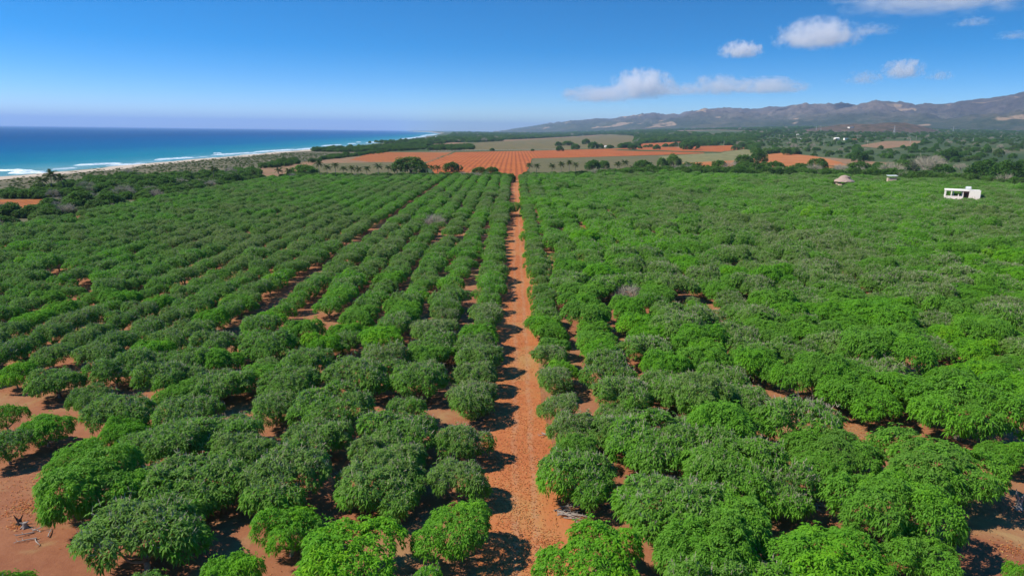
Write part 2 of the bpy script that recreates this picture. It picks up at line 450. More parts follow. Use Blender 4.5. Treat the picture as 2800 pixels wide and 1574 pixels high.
# ------------------------------------------------------------------ hills
def hills():
    prof = [(1360, 359.5), (1430, 349), (1500, 337), (1576, 329), (1692, 323), (1783, 310), (1850, 310), (1894, 301), (1969, 297), (2010, 299), (2075, 299), (2131, 292), (2191, 286),
            (2247, 291), (2328, 288), (2370, 286), (2403, 279), (2454, 286), (2509, 287), (2600, 284), (2640, 281), (2676, 272), (2736, 265), (2800, 252), (2900, 238), (3050, 236), (3250, 225), (3500, 240), (3900, 235)]
    na, nd = 560, 90
    pxs = np.linspace(1350, 3900, na)
    py = np.interp(pxs, [p[0] for p in prof], [p[1] for p in prof])
    V = []
    for i in range(na):
        d = ray(pxs[i], py[i]); az = math.atan2(d.x, d.y); el = math.atan2(d.z, math.hypot(d.x, d.y))
        crest = np.interp(pxs[i], [1350, 1600, 1900, 2300, 2800, 3900], [13500, 11500, 9400, 8300, 7200, 6500])
        top = CAM_H + crest * math.tan(el)
        for j in range(nd):
            t = j / (nd - 1)
            dist = crest * (.60 + .62 * t)
            x, y = dist * math.sin(az), dist * math.cos(az)
            base = land_h(x, y)
            u = (dist - crest * .60) / (crest * .40)
            s = u ** 1.25 if u < 1 else max(0, 1 - (u - 1) * 1.3)
            rg = 1 - abs(mnoise.fractal((x * .0011, y * .0011, 2.2), .9, 2.1, 5))
            rg2 = mnoise.ridged_multi_fractal((x * .0007, y * .0007, 7.), .9, 2.1, 6, 1.0, 2.0)
            amp = max(0, s * (1 - s ** 3)) if u < 1 else .15 * s
            h = max(0, top - base) * (s + amp * (.85 * (rg2 - 1.2) + .6 * (rg - .8)))
            h += max(0, top - base) * amp * .30 * (mnoise.ridged_multi_fractal((x * .0026, y * .0026, 1.), .9, 2.1, 4, 1.0, 2.0) - 1.2)
            h += 16 * mnoise.fractal((x * .006, y * .006, 1.), .8, 2., 4) * min(1, s * 4)
            if u >= 1: h = min(h, max(0, top - base) * .99)
            edge = min(1, t * 12)
            V.append((x, y, base - 6 + (h + 5) * edge))
    F = [(i * nd + j, i * nd + j + 1, (i + 1) * nd + j + 1, (i + 1) * nd + j) for i in range(na - 1) for j in range(nd - 1)]
    t = NT('hill_scrub'); co = t.coord()
    z = t.node('ShaderNodeSeparateXYZ'); t.link(co, z.inputs[0])
    n1, n2 = t.noise(.0022, 6, .62, co), t.noise(.02, 6, .7, co)
    f = t.math('ADD', t.math('MULTIPLY', n1, .55), t.math('MULTIPLY', n2, .45))
    lo = t.ramp(f, [(.38, (.024, .040, .020)), (.5, (.048, .064, .034)), (.62, (.105, .092, .062))])
    hi = t.ramp(f, [(.38, (.048, .044, .042)), (.5, (.10, .082, .074)), (.62, (.18, .138, .112))])
    c = t.mix(t.maprange(z.outputs[2], 120, 260), lo, hi)
    bare = t.noise(.0018, 3, .5, t.coord('Object', (1, 1, 2.2)), .8)
    bm_ = t.math('MULTIPLY', t.maprange(bare, .615, .64), t.maprange(n2, .3, .45), True)
    c = t.mix(bm_, c, (.32, .22, .14))
    t.color(c)
    t.bump(t.noise(.012, 8, .75, co), 1., 30.)
    tag(link('hills', mesh_np('hills', V, [F], [t.m], smooth=True)), kind='structure')
    # farther faint range seen through a saddle
    V = []; pts = [(2480, 300), (2560, 288), (2600, 281), (2640, 280.5), (2680, 281), (2740, 292), (2800, 300)]
    for i, x in enumerate(np.linspace(2480, 2800, 60)):
        d = ray(x, np.interp(x, [p[0] for p in pts], [p[1] for p in pts])); k = 21000 / math.hypot(d.x, d.y)
        for zf in (0, 1, 0):
            kk = k * (.96 if len(V) % 3 == 0 else 1 if len(V) % 3 == 1 else 1.05)
            V.append((d.x * kk, d.y * kk, zf * (CAM_H + d.z * k + 25 * mnoise.noise((x * .05, 0, 0)))))
    F = [(i * 3 + j, i * 3 + j + 1, i * 3 + j + 4, i * 3 + j + 3) for i in range(59) for j in range(2)]
    tag(link('distant_hills', mesh_np('distant_hills', V, [F], [t.m], smooth=True)), kind='structure')
    # low scrubby knoll in the middle of the plain
    c0 = gp(2360, 372, 0); dist = 3300; d = ray(2365, 360); k = dist / math.hypot(d.x, d.y); cx, cy = d.x * k, d.y * k
    V = []; n = 46
    for i in range(n):
        for j in range(n):
            u, v = (i / (n - 1) - .5) * 2, (j / (n - 1) - .5) * 2
            x, y = cx + u * 300, cy + v * 240
            h = 30 * max(0, 1 - (u * u + v * v)) ** 1.1 * (1 + .35 * fbm(x, y, .008)) + 14 * max(0, 1 - ((u - .55) ** 2 + v * v) * 4)
            V.append((x, y, land_h(x, y) - 2 + h + 2.5 * fbm(x, y, .05, 3)))
    F = [(i * n + j, (i + 1) * n + j, (i + 1) * n + j + 1, i * n + j + 1) for i in range(n - 1) for j in range(n - 1)]
    t = NT('knoll_scrub'); co = t.coord(); f = t.noise(.03, 7, .72, co)
    t.color(t.ramp(f, [(.36, (.035, .038, .02)), (.5, (.085, .062, .04)), (.66, (.14, .088, .055))]))
    tag(link('hill', mesh_np('hill', V, [F], [t.m], smooth=True)), kind='structure')
    return (cx, cy)
KNOLL = hills()

# ------------------------------------------------------------------ vegetation prototypes
def nrm(a): return a / (np.linalg.norm(a, axis=-1, keepdims=True) + 1e-9)

def sprays(P, A, rng, leaves, L, W, droop, rise=.35, tone=None, tone2=None):
    """whorls of leaves at points P round axes A: every leaf a bent blade of two faces"""
    n = len(P)
    ref = np.where(np.abs(A[:, 2:3]) < .9, np.array([[0, 0, 1.]]), np.array([[1., 0, 0]]))
    a = nrm(np.cross(A, ref)); b = np.cross(A, a)
    ph = rng.random((n, 1)) * 6.283 + np.arange(leaves)[None] * (6.283 / leaves) + rng.normal(0, .25, (n, leaves))
    rad = np.cos(ph)[..., None] * a[:, None] + np.sin(ph)[..., None] * b[:, None]
    up = (rise + rng.normal(0, .22, (n, leaves)))[..., None]
    d = nrm(rad + up * A[:, None])
    l = L * ((.75 + .5 * rng.random((n, 1))) * (.75 + .5 * rng.random((n, leaves))))[..., None]
    p0 = P[:, None] + d * l * .05
    mid = p0 + d * l * .5
    tip = p0 + d * l * .95; tip[..., 2] -= (droop * l[..., 0])
    mid[..., 2] -= droop * l[..., 0] * .2
    side = nrm(np.cross(d, np.broadcast_to(np.array([0, 0, 1.]), d.shape) + rng.normal(0, .35, d.shape))) * W * (.8 + .4 * rng.random((n, leaves, 1)))
    V = np.stack([p0, mid - side * .5, mid + side * .5, tip], 2).reshape(-1, 3)
    k = np.arange(n * leaves)[:, None] * 4
    F = np.concatenate([k + np.array([[0, 1, 2]]), k + np.array([[1, 3, 2]])])
    rep = leaves * 4
    T = np.repeat(tone, rep) + np.repeat(rng.normal(0, .06, n * leaves), 4)
    T2 = np.repeat(tone2, rep)
    return V, F, np.clip(T, 0, 1), np.clip(T2, 0, 1)

def limb_path(a, b, rng, n=5, bow=.25):
    a, b = np.array(a, float), np.array(b, float); P = []
    L = np.linalg.norm(b - a); off = rng.normal(0, 1, 3) * L * .10
    for i in range(n + 1):
        t = i / n
        p = a + (b - a) * t + off * math.sin(t * math.pi)
        p[2] += bow * L * math.sin(t * math.pi) * (.5 if t < .5 else .4)
        P.append(p)
    return P

def dome_lumps(rng, RR, HH, N, zc, irregular=.14):
    c = []
    ph0 = rng.random(3) * 6.28
    for i in range(N):
        f = (i + .5) / N
        sinphi = 1 - f * 1.08
        cosphi = math.sqrt(max(0, 1 - min(1, abs(sinphi)) ** 2))
        th = i * 2.39996 + rng.normal(0, .22)
        o = 1 + irregular * (math.sin(2 * th + ph0[0]) + .7 * math.sin(3 * th + ph0[1])) + rng.normal(0, .06)
        rr = RR * .74 * o
        c.append((rr * cosphi * math.cos(th), rr * cosphi * math.sin(th), zc + (HH - zc) * .74 * sinphi * (1 + rng.normal(0, .08))))
    return np.array(c)

def make_mango(seed, RR, HH, nros, leafL=.34, leafW=.105, nl=8, twigs=420):
    rng = np.random.default_rng(seed)
    zb = HH * (.25 + .12 * rng.random()); zc = HH * .40
    # several leaders, each with its own rounded head, make one uneven crown
    C, lr, sub = [], [], []
    ns_ = int(rng.integers(4, 7)); ph = rng.random() * 6.283
    for k in range(ns_ + 1):
        if k == 0: cx, cy, top, sr = rng.normal(0, .08) * RR, rng.normal(0, .08) * RR, HH * (.76 + .14 * rng.random()), RR * .46
        else:
            th = ph + 6.283 * k / ns_ + rng.normal(0, .28); q = RR * (.44 + .20 * rng.random())
            cx, cy, top, sr = q * math.cos(th), q * math.sin(th), HH * (.52 + .38 * rng.random()), RR * (.30 + .16 * rng.random())
        m = int(6 + 9 * sr / RR * 2)
        for i in range(m):
            f = (i + .5) / m; sp_ = 1 - f * 1.15; cp = math.sqrt(max(0, 1 - sp_ * sp_)); th = i * 2.39996 + rng.random()
            rr = sr * (.80 + .25 * rng.random())
            z = zb + .35 + (top - zb - .35) * (.35 + .62 * max(sp_, -.2)) * (1 + rng.normal(0, .05))
            C.append((cx + rr * cp * math.cos(th), cy + rr * cp * math.sin(th), max(z, zb + .15))); lr.append(RR * (.13 + .10 * rng.random()) + .12); sub.append(k)
    C, lr, sub = np.array(C), np.array(lr), np.array(sub); N = len(C)
    w = lr ** 2; w /= w.sum()
    cand = int(nros * 2.2)
    li = rng.choice(N, cand, p=w)
    d = nrm(rng.normal(0, 1, (cand, 3)))
    ctr = np.array([0, 0, zc * .75])
    out = nrm(C[li] - ctr)
    flip = (d * out).sum(1) < -.1
    d[flip] *= -1
    P = C[li] + d * lr[li][:, None] * (np.array([1, 1, .8])) * (.75 + .35 * rng.random((cand, 1)) ** .5)
    D2 = ((P[:, None] - C[None]) ** 2).sum(2) / (lr[None] * .8) ** 2
    D2[np.arange(cand), li] = 9
    good = (D2.min(1) > 1) | (rng.random(cand) < .12)
    idx = np.where(good)[0][:nros]; P, d, li, out = P[idx], d[idx], li[idx], out[idx]; nros = len(idx)
    P[:, 2] = np.maximum(P[:, 2], zb + .35 * rng.random(nros))
    A = nrm(d * .55 + np.array([0, 0, .75]) + out * .3 + rng.normal(0, .22, (nros, 3)))
    shoot = rng.random(nros) < .07; P[shoot] += A[shoot] * (.15 + .4 * rng.random((shoot.sum(), 1)))
    sub_tone = np.clip(rng.normal(.40, .16, ns_ + 1), 0, 1)
    if rng.random() < .6: sub_tone[rng.integers(0, ns_ + 1)] = .95
    lump_tone = np.clip(sub_tone[sub] + rng.normal(0, .12, N), 0, 1); flush = rng.random(N) < .06; lump_tone[flush] = .85 + .15 * rng.random(flush.sum())
    T = lump_tone[li] * .65 + .35 * np.clip(rng.normal(.45, .24, nros), 0, 1)
    T2 = np.clip(rng.random(nros) * .6 + .5 * (P[:, 2] - zc) / (HH - zc), 0, 1)
    V, F, T, T2 = sprays(P, A, rng, nl, leafL, leafW, .45, tone=T, tone2=T2)
    crown = mesh_np('mango_crown', V, [F], [M_MANGO], attrs={'tone': T, 'tone2': T2})
    # trunk and limbs
    b = MB(); fork = np.array([rng.normal(0, .1), rng.normal(0, .1), .55 + .25 * rng.random()]); r0 = .05 * RR
    b.tube([(0, 0, -.1), (fork[0] * .4, fork[1] * .4, .3), fork], [r0 * 1.35, r0 * 1.05, r0], 7)
    nlimb = 6
    for i in range(nlimb):
        th = 6.283 * i / nlimb + rng.normal(0, .3)
        q = fork + np.array([math.cos(th) * RR * .42, math.sin(th) * RR * .42, HH * .30 * (.8 + .4 * rng.random())])
        P1 = limb_path(fork, q, rng, 4, .08)
        b.tube(P1, np.linspace(r0 * .62, r0 * .34, 5), 5)
        near = np.argsort(np.linalg.norm(C - q, axis=1))[:4]
        for j in near:
            P2 = limb_path(q, C[j], rng, 3, .05)
            b.tube(P2, np.linspace(r0 * .30, r0 * .10, 4), 4)
    trunk = b.mesh('mango_trunk', M_BARK, True)
    # dry flower stalks that stand out of the crown
    tw = None
    if twigs:
        top = np.argsort(-(out[:, 2] * 1. + d[:, 2] + .4 * rng.random(nros)))[:int(nros * .6)]
        s = rng.choice(top, min(twigs, len(top)), replace=False)
        tv, tf = [], []
        base = P[s] - A[s] * .15
        ax = nrm(A[s] + np.array([0, 0, .6]) + rng.normal(0, .3, (len(s), 3)))
        k = 0
        for q in range(3):
            ax2 = nrm(ax + rng.normal(0, .34, ax.shape)); L = (.28 + .38 * rng.random((len(s), 1)))
            sd = nrm(np.cross(ax2, rng.normal(0, 1, ax.shape))) * .021
            tv.append(np.stack([base - sd, base + sd, base + ax2 * L + sd * .5, base + ax2 * L - sd * .5], 1).reshape(-1, 3))
        tv = np.concatenate(tv); k = np.arange(len(tv) // 4)[:, None] * 4
        tw = mesh_np('dry_stalks', tv, [k + np.array([[0, 1, 2, 3]])], [M_TWIG])
    return crown, trunk, tw

def make_bush(seed, RR, HH, n, leafL=.5, leafW=.22, zmin=.25):
    rng = np.random.default_rng(seed)
    N = 18; zc = HH * .30
    C = dome_lumps(rng, RR, HH, N, zc, .2); lr = RR * .36 * (.7 + .6 * rng.random(N))
    li = rng.integers(0, N, n); d = nrm(rng.normal(0, 1, (n, 3))); out = nrm(C[li] - np.array([0, 0, zc * .7]))
    d[(d * out).sum(1) < -.2] *= -1
    P = C[li] + d * lr[li][:, None] * (.65 + .4 * rng.random((n, 1)))
    P[:, 2] = np.maximum(P[:, 2], zmin + .3 * rng.random(n))
    A = nrm(d * .8 + np.array([0, 0, .5]) + rng.normal(0, .3, (n, 3)))
    lt = np.clip(rng.normal(.45, .2, N), 0, 1)
    V, F, T, T2 = sprays(P, A, rng, 5, leafL, leafW, .2, tone=lt[li] * .6 + .4 * rng.random(n), tone2=rng.random(n))
    crown = mesh_np('bush_crown', V, [F], [M_BUSH], attrs={'tone': T, 'tone2': T2})
    b = MB(); r0 = .045 * RR
    f = np.array([0, 0, HH * .16])
    b.tube([(0, 0, -.2), (0.05, 0, HH * .08), f], [r0 * 1.3, r0 * 1.1, r0], 6)
    for i in range(5):
        j = rng.integers(0, N); b.tube(limb_path(f, C[j] * .95, rng, 3, .05), np.linspace(r0 * .6, r0 * .2, 4), 4)
    return crown, b.mesh('bush_trunk', M_BARK, True)

def make_bare(seed, RR, HH, n=420):
    """leafless crown: forked limbs and a mass of fine twigs"""
    rng = np.random.default_rng(seed); b = MB(); N = 26
    C = dome_lumps(rng, RR, HH, N, HH * .42, .15); f = np.array([0, 0, .7]); r0 = .05 * RR
    b.tube([(0, 0, -.1), (0, 0, .4), f], [r0 * 1.4, r0 * 1.1, r0], 6)
    for i in range(6):
        th = i * 1.047 + rng.normal(0, .3); q = f + np.array([math.cos(th) * RR * .4, math.sin(th) * RR * .4, HH * .3])
        b.tube(limb_path(f, q, rng, 3, .05), np.linspace(r0 * .6, r0 * .3, 4), 4)
        for j in np.argsort(np.linalg.norm(C - q, axis=1))[:5]:
            b.tube(limb_path(q, C[j], rng, 3, .05), np.linspace(r0 * .28, r0 * .1, 4), 4)
    trunk = b.mesh('bare_trunk', M_DEAD, True)
    s = rng.integers(0, N, n * 3); base = C[s] + rng.normal(0, RR * .12, (n * 3, 3)); ax = nrm(C[s] - np.array([0, 0, HH * .2]) + rng.normal(0, RR * .35, (n * 3, 3)))
    L = RR * (.16 + .2 * rng.random((n * 3, 1))); sd = nrm(np.cross(ax, rng.normal(0, 1, ax.shape))) * .022
    tv = np.stack([base - sd, base + sd, base + ax * L + sd * .4, base + ax * L - sd * .4], 1).reshape(-1, 3)
    k = np.arange(len(tv) // 4)[:, None] * 4
    return mesh_np('bare_twigs', tv, [k + np.array([[0, 1, 2, 3]])], [M_TWIG]), trunk

def make_frond(seed, L=3.4):
    rng = np.random.default_rng(seed); n = 13
    t = np.linspace(0, 1, n + 1); x = L * (t - .22 * t ** 2.4); z = L * (.30 * t - .62 * t ** 2.1)
    sp_ = np.stack([x, 0 * x, z], 1); V = [], []; v = []; f = []; tn = []
    for i in range(n):                        # rachis
        w = .05 * (1 - t[i] * .8)
        k = len(v); v += [sp_[i] + (0, -w, 0), sp_[i] + (0, w, 0), sp_[i + 1] + (0, w * .9, 0), sp_[i + 1] + (0, -w * .9, 0)]; f += [(k, k + 1, k + 2), (k, k + 2, k + 3)]; tn += [.95] * 4
    m = 26
    for i in range(m):
        q = .12 + .88 * i / (m - 1); p = np.array([np.interp(q, t, sp_[:, 0]), 0, np.interp(q, t, sp_[:, 2])])
        ll = L * .26 * math.sin(math.pi * min(1, .18 + q * .8)) + .1
        for s in (-1, 1):
            e = p + np.array([ll * .45, s * ll * .8, -ll * (.35 + .25 * rng.random())]); wv = np.array([.075, 0, 0])
            k = len(v); v += [p - wv, p + wv, e]; f += [(k, k + 1, k + 2)]; tn += [.25 + .4 * rng.random()] * 3
    return mesh_np('frond', np.array(v), [np.array(f)], [M_PALM], attrs={'tone': tn, 'tone2': np.random.default_rng(seed).random(len(tn))})

# ------------------------------------------------------------------ scatter of uncountable stuff
def scatter_group(coll):
    ng = bpy.data.node_groups.new('scatter_' + coll.name, 'GeometryNodeTree')
    ng.interface.new_socket('Geometry', in_out='INPUT', socket_type='NodeSocketGeometry')
    ng.interface.new_socket('Geometry', in_out='OUTPUT', socket_type='NodeSocketGeometry')
    n, l = ng.nodes, ng.links
    gi, go = n.new('NodeGroupInput'), n.new('NodeGroupOutput')
    ci = n.new('GeometryNodeCollectionInfo'); ci.inputs[0].default_value = coll; ci.inputs[1].default_value = True; ci.inputs[2].default_value = True
    ip = n.new('GeometryNodeInstanceOnPoints'); ip.inputs['Pick Instance'].default_value = True
    def na(name, typ):
        a = n.new('GeometryNodeInputNamedAttribute'); a.data_type = typ; a.inputs[0].default_value = name; return a.outputs[0]
    l.new(gi.outputs[0], ip.inputs['Points']); l.new(ci.outputs[0], ip.inputs['Instance'])
    l.new(na('variant', 'INT'), ip.inputs['Instance Index'])
    l.new(na('turn', 'FLOAT_VECTOR'), ip.inputs['Rotation']); l.new(na('size', 'FLOAT_VECTOR'), ip.inputs['Scale'])
    l.new(ip.outputs[0], go.inputs[0])
    return ng

def join_meshes(name, ms):
    """one mesh out of several, keeping materials and leaf tones"""
    V, F, fm, mats, T, T2 = [], {3: [], 4: []}, {3: [], 4: []}, [], [], []; n = 0
    for m in ms:
        if m is None: continue
        v = np.zeros(len(m.vertices) * 3, np.float32); m.vertices.foreach_get('co', v); V.append(v.reshape(-1, 3))
        lt = np.zeros(len(m.polygons), np.int32); m.polygons.foreach_get('loop_total', lt); ls = np.zeros(len(lt), np.int32); m.polygons.foreach_get('loop_start', ls)
        lv = np.zeros(len(m.loops), np.int32); m.loops.foreach_get('vertex_index', lv)
        mi = len(mats); mats.append(m.materials[0])
        for k in (3, 4):
            s = ls[lt == k]
            if len(s): F[k].append(lv[s[:, None] + np.arange(k)] + n); fm[k].append(np.full(len(s), mi))
        for nm, L in (('tone', T), ('tone2', T2)):
            a = np.full(len(m.vertices), .5, np.float32)
            if nm in m.attributes: m.attributes[nm].data.foreach_get('value', a)
            L.append(a)
        n += len(m.vertices)
    return mesh_np(name, np.concatenate(V), [np.concatenate(F[k]) for k in (3, 4) if F[k]], mats, np.concatenate([np.concatenate(fm[k]) for k in (3, 4) if fm[k]]),
                   {'tone': np.concatenate(T), 'tone2': np.concatenate(T2)})

def proto_coll(name, meshes):
    c = bpy.data.collections.new(name)
    for i, m in enumerate(meshes):
        c.objects.link(bpy.data.objects.new('%s_%02d' % (name, i), m))
    return c

def scatter(name, ng, P, size, variant, vig, dry, label, cat, rng):
    P = np.asarray(P, np.float32); n = len(P)
    me = bpy.data.meshes.new(name); me.vertices.add(n); me.vertices.foreach_set('co', P.ravel())
    a = me.attributes.new('variant', 'INT', 'POINT'); a.data.foreach_set('value', np.asarray(variant, np.int32))
    tz = np.zeros((n, 3), np.float32); tz[:, 2] = rng.random(n) * 6.283
    a = me.attributes.new('turn', 'FLOAT_VECTOR', 'POINT'); a.data.foreach_set('vector', tz.ravel())
    a = me.attributes.new('size', 'FLOAT_VECTOR', 'POINT'); a.data.foreach_set('vector', np.asarray(size, np.float32).ravel())
    for k, v in (('vigour', vig), ('dry', dry)):
        a = me.attributes.new(k, 'FLOAT', 'POINT'); a.data.foreach_set('value', np.asarray(v, np.float32))
    o = link(name, me); md = o.modifiers.new('scatter', 'NODES'); md.node_group = ng
    return tag(o, label, cat, kind='stuff')

RNG = np.random.default_rng(11)
MANGO = []     # (crown, trunk, stalks, radius, height, bigness)
NK = 8
for i in range(NK): MANGO.append((*make_mango(100 + i, 3.6, 4.3, 1020 + 75 * i, .40, .122), 3.6, 4.3))
for i in range(NK): MANGO.append((*make_mango(200 + i, 5.0, 5.3, 1900 + 110 * i, .42, .128), 5.0, 5.3))
BUSH = [make_bush(300 + i, 3.0, 3.6, 800) for i in range(6)]
BARE = [make_bare(400 + i, 3.4, 4.2) for i in range(3)]
FROND = [make_frond(500 + i) for i in range(4)]
FAR_KIND = [join_meshes('mango_kind_%02d' % i, make_mango(100 + i, 3.6, 4.2, 950, .42, .15, 6, 220)) for i in range(NK)] + [join_meshes('mango_kind_%02d' % (NK + i), make_mango(200 + i, 5.0, 5.2, 1600, .46, .16, 6, 300)) for i in range(NK)]
NG_MANGO = scatter_group(proto_coll('mango_kinds', FAR_KIND))
NG_BUSH = scatter_group(proto_coll('bush_kinds', [join_meshes('bush_kind_%02d' % i, BUSH[i]) for i in range(6)] + [join_meshes('bush_kind_%02d' % (6 + i), BARE[i]) for i in range(3)]))

# ------------------------------------------------------------------ the orchard
# crowns near the camera: place in the photograph of the crown's middle, its width there, vigour, dryness
NEAR = [(262, 1335, 315, .62, .2), (395, 1464, 310, .35, .5), (539, 1307, 276, .38, .5), (205, 1232, 150, .7, .1), (36, 1556, 108, .8, 0), (630, 1545, 190, .9, 0),
        (791, 1431, 190, .85, 0), (769, 1298, 260, .3, .6), (962, 1532, 310, 1., 0), (1243, 1436, 220, .75, .1), (1045, 1306, 240, .3, .6), (1087, 1181, 225, .38, .4), (1275, 1187, 150, .32, .6),
        (1255, 1295, 165, .35, .6), (1288, 1085, 145, .35, .7), (1294, 1016, 130, .3, .7), (1308, 966, 135, .3, .6), (1308, 911, 115, .75, .1), (907, 1112, 205, .36, .4), (976, 1030, 185, .35, .5),
        (866, 1190, 190, .3, .6), (786, 1040, 165, .36, .5), (752, 1099, 135, .32, .5), (838, 983, 145, .38, .4), (730, 941, 140, .42, .3), (1142, 1032, 155, .4, .4), (1045, 925, 138, 1., 0), (1040, 974, 145, .25, .7),
        (880, 933, 110, 1., 0), (1183, 935, 130, .45, .3), (1109, 1099, 115, .42, .3), (41, 1005, 100, 1., 0), (155, 1027, 140, .4, .4), (246, 1071, 110, .25, .4), (312, 1005, 130, .4, .3), (414, 947, 120, .95, 0),
        (456, 1030, 170, .3, .4), (511, 980, 150, .32, .4), (594, 938, 140, .33, .5), (331, 1132, 185, .35, .4), (470, 1195, 220, .36, .4), (511, 1129, 180, .35, .5), (602, 1043, 180, .36, .5), (622, 1172, 200, .38, .4),
        (124, 1151, 92, .65, 0), (14, 1115, 60, .5, .1), (18, 1196, 85, .4, .3),
        (1510, 960, 100, .33, .7), (1519, 1027, 108, .35, .7), (1530, 1093, 112, .35, .7), (1555, 1160, 135, .33, .7), (1580, 1290, 205, .6, .3), (1483, 886, 95, .85, .1), (1390, 570, 66, .6, .2),
        (1607, 1530, 265, 1., 0), (1830, 1385, 270, .45, .3), (1960, 1420, 250, .5, .2), (1930, 1520, 260, .55, .1), (1785, 1215, 235, .6, .3), (2010, 1290, 270, .5, .3), (1690, 1168, 170, .35, .5), (1718, 1079, 170, .35, .5),
        (1657, 1016, 150, .35, .5), (1897, 1085, 210, .33, .6), (2261, 1240, 260, .5, .2), (2125, 1320, 190, .45, .3), (2564, 1290, 320, .5, .2), (2430, 1395, 300, .7, .1), (2280, 1526, 310, .9, 0), (2540, 1500, 190, .6, .1),
        (2790, 1545, 90, .85, 0), (2376, 1071, 250, .6, .1), (2625, 1135, 270, .55, .1), (2745, 1215, 130, .6, .1), (2418, 975, 230, .65, .1), (2205, 1168, 220, .5, .3), (2000, 1160, 210, .75, .1), (2230, 1035, 200, .6, .1)]
CLEAR = [(60, 1250, 5), (70, 1430, 7), (180, 1530, 6), (90, 1060, 4.2), (20, 1130, 3.5), (230, 1120, 2.5), (165, 765, 4), (2170, 1290, 4.5), (2150, 1400, 5), (2360, 1180, 4), (2530, 1020, 4.2), (2700, 1370, 7), (2760, 1470, 9), (2790, 1200, 4),
         (1735, 1300, 4), (1640, 1430, 4.5), (1150, 1440, 4.5), (900, 1400, 4), (830, 905, 3), (1225, 640, 3.5), (1300, 580, 3), (560, 1480, 2), (730, 1410, 2), (1680, 1230, 2.5), (2330, 1560, 0)]
BARE_AT = [(1722, 800, 84), (1188, 606, 62)]
trees = []     # x, y, radius, vigour, dry
for (px, py, w, vg, dr) in NEAR:
    p = gp(px, py, 2.6); dpt = proj(*p)[2]
    trees.append([p.x, p.y, w / 2 * dpt / FPX * (1.4 if w < 96 and px < 130 else .93 if px < 1320 else 1.0), .08 + vg * .8, dr])
bare_pts = []
for (px, py, w) in BARE_AT:
    p = gp(px, py, 2.4); bare_pts.append((p.x, p.y, w / 2 * proj(*p)[2] / FPX))
clear = [(gp(a, b, 0.), r) for a, b, r in CLEAR]
NN = len(trees)
rg = random.Random(21)
def far_edge(x): return float(np.interp(x, [-150, -60, 0, 60, 180, 250, 290, 310, 340], [408, 434, 452, 474, 488, 480, 432, 380, 300]))
def field_noise(x, y):
    return mnoise.fractal((x * .022, y * .014, 5.), .9, 2., 3)
rows = []
for i in range(22):
    rows.append((-4.35 - 6.35 * i - (2.4 if i > 5 else 0), 4.9, 2.4, 0))
rows.append((5.6, 5.4, 2.1, 0))
for j in range(50): rows.append((11.6 + 6.5 * j, 6.0, 3.0 if j < 6 else 3.2, 1))
NEAR_XY = np.array([(t[0], t[1], t[2]) for t in trees])
for ri, (X, step, rad, big) in enumerate(rows):
    y = 22 + rg.random() * step
    while y < 500:
        y += step * (1 + rg.gauss(0, .06))
        x = X + rg.gauss(0, .35 + .25 * big)
        q = proj(x, y, 2.6)
        if q is None or not (-130 < q[0] < 2930) or q[1] > 1640: continue
        if x < -143 + 4 * mnoise.noise((y * .02, 0, 0)): continue
        far = far_edge(x)
        if y > far + 6 * mnoise.noise((x * .03, 4, 0)): continue
        d = np.hypot(NEAR_XY[:, 0] - x, NEAR_XY[:, 1] - y)
        r = rad * (1 + rg.gauss(0, .13 + .05 * big))
        if (d < (NEAR_XY[:, 2] + r) * .60).any(): continue
        if any((c.x - x) ** 2 + (c.y - y) ** 2 < (k + r * .55) ** 2 for c, k in clear): continue
        if any((bx - x) ** 2 + (by - y) ** 2 < (br + r * .4) ** 2 for bx, by, br in bare_pts): continue
        if rg.random() < .015: continue
        f = field_noise(x, y)
        vg = .40 + .52 * f + rg.gauss(0, .14) + (.10 if big else 0) + (.12 if y > 270 else 0) + (.06 if x > 110 else 0)
        if rg.random() < .07: vg += .3
        vg = min(1, max(.05, vg)); dr = min(.95, max(0, .95 - vg * 1.25 + rg.gauss(0, .15)))
        trees.append([x, y, r, vg, dr])
# the white house, the thatched hut and the little hut keep a small yard
HOUSES = {'house': gp(2628, 556, 0), 'palapa': gp(2306, 512, 0), 'hut': gp(2438, 506, 0)}
HOUSES['house'].z = -2.2; HOUSES['palapa'].z = -1.0; HOUSES['hut'].z = -.9
YARD = {'house': (8.6, 15, 9.), 'palapa': (7.0, 24, 7.5), 'hut': (4.6, 22, 6.)}     # half width, depth before, depth behind
trees = [t for t in trees if not any(abs(t[0] - h.x + (t[1] - h.y) * -h.x / h.y) < YARD[k][0] + t[2] * .3 and -YARD[k][1] < t[1] - h.y < YARD[k][2] for k, h in HOUSES.items())]
T = np.array(trees)
XR = np.array([r[0] for r in rows])
row_of = np.array([int(np.argmin(np.abs(XR - x))) for x in T[:, 0]])
Q = proj_np(np.stack([T[:, 0], T[:, 1], np.full(len(T), 2.6)], 1))
size_px = T[:, 2] / Q[:, 2]
inview = (Q[:, 0] > -60) & (Q[:, 0] < 2860) & (Q[:, 1] < 1600)
score = np.where(inview, size_px, -1)
order = np.argsort(-score)
single = set(order[:300].tolist())

ORD = ('first second third fourth fifth sixth seventh eighth ninth tenth eleventh twelfth thirteenth fourteenth fifteenth sixteenth seventeenth eighteenth nineteenth twentieth twenty-first '
       'twenty-second twenty-third twenty-fourth twenty-fifth twenty-sixth twenty-seventh twenty-eighth twenty-ninth thirtieth thirty-first thirty-second thirty-third thirty-fourth thirty-fifth thirty-sixth thirty-seventh thirty-eighth thirty-ninth fortieth forty-first forty-second forty-third forty-fourth forty-fifth').split()
def pick(big):
    return rg.randrange(NK) + (NK if big else 0)

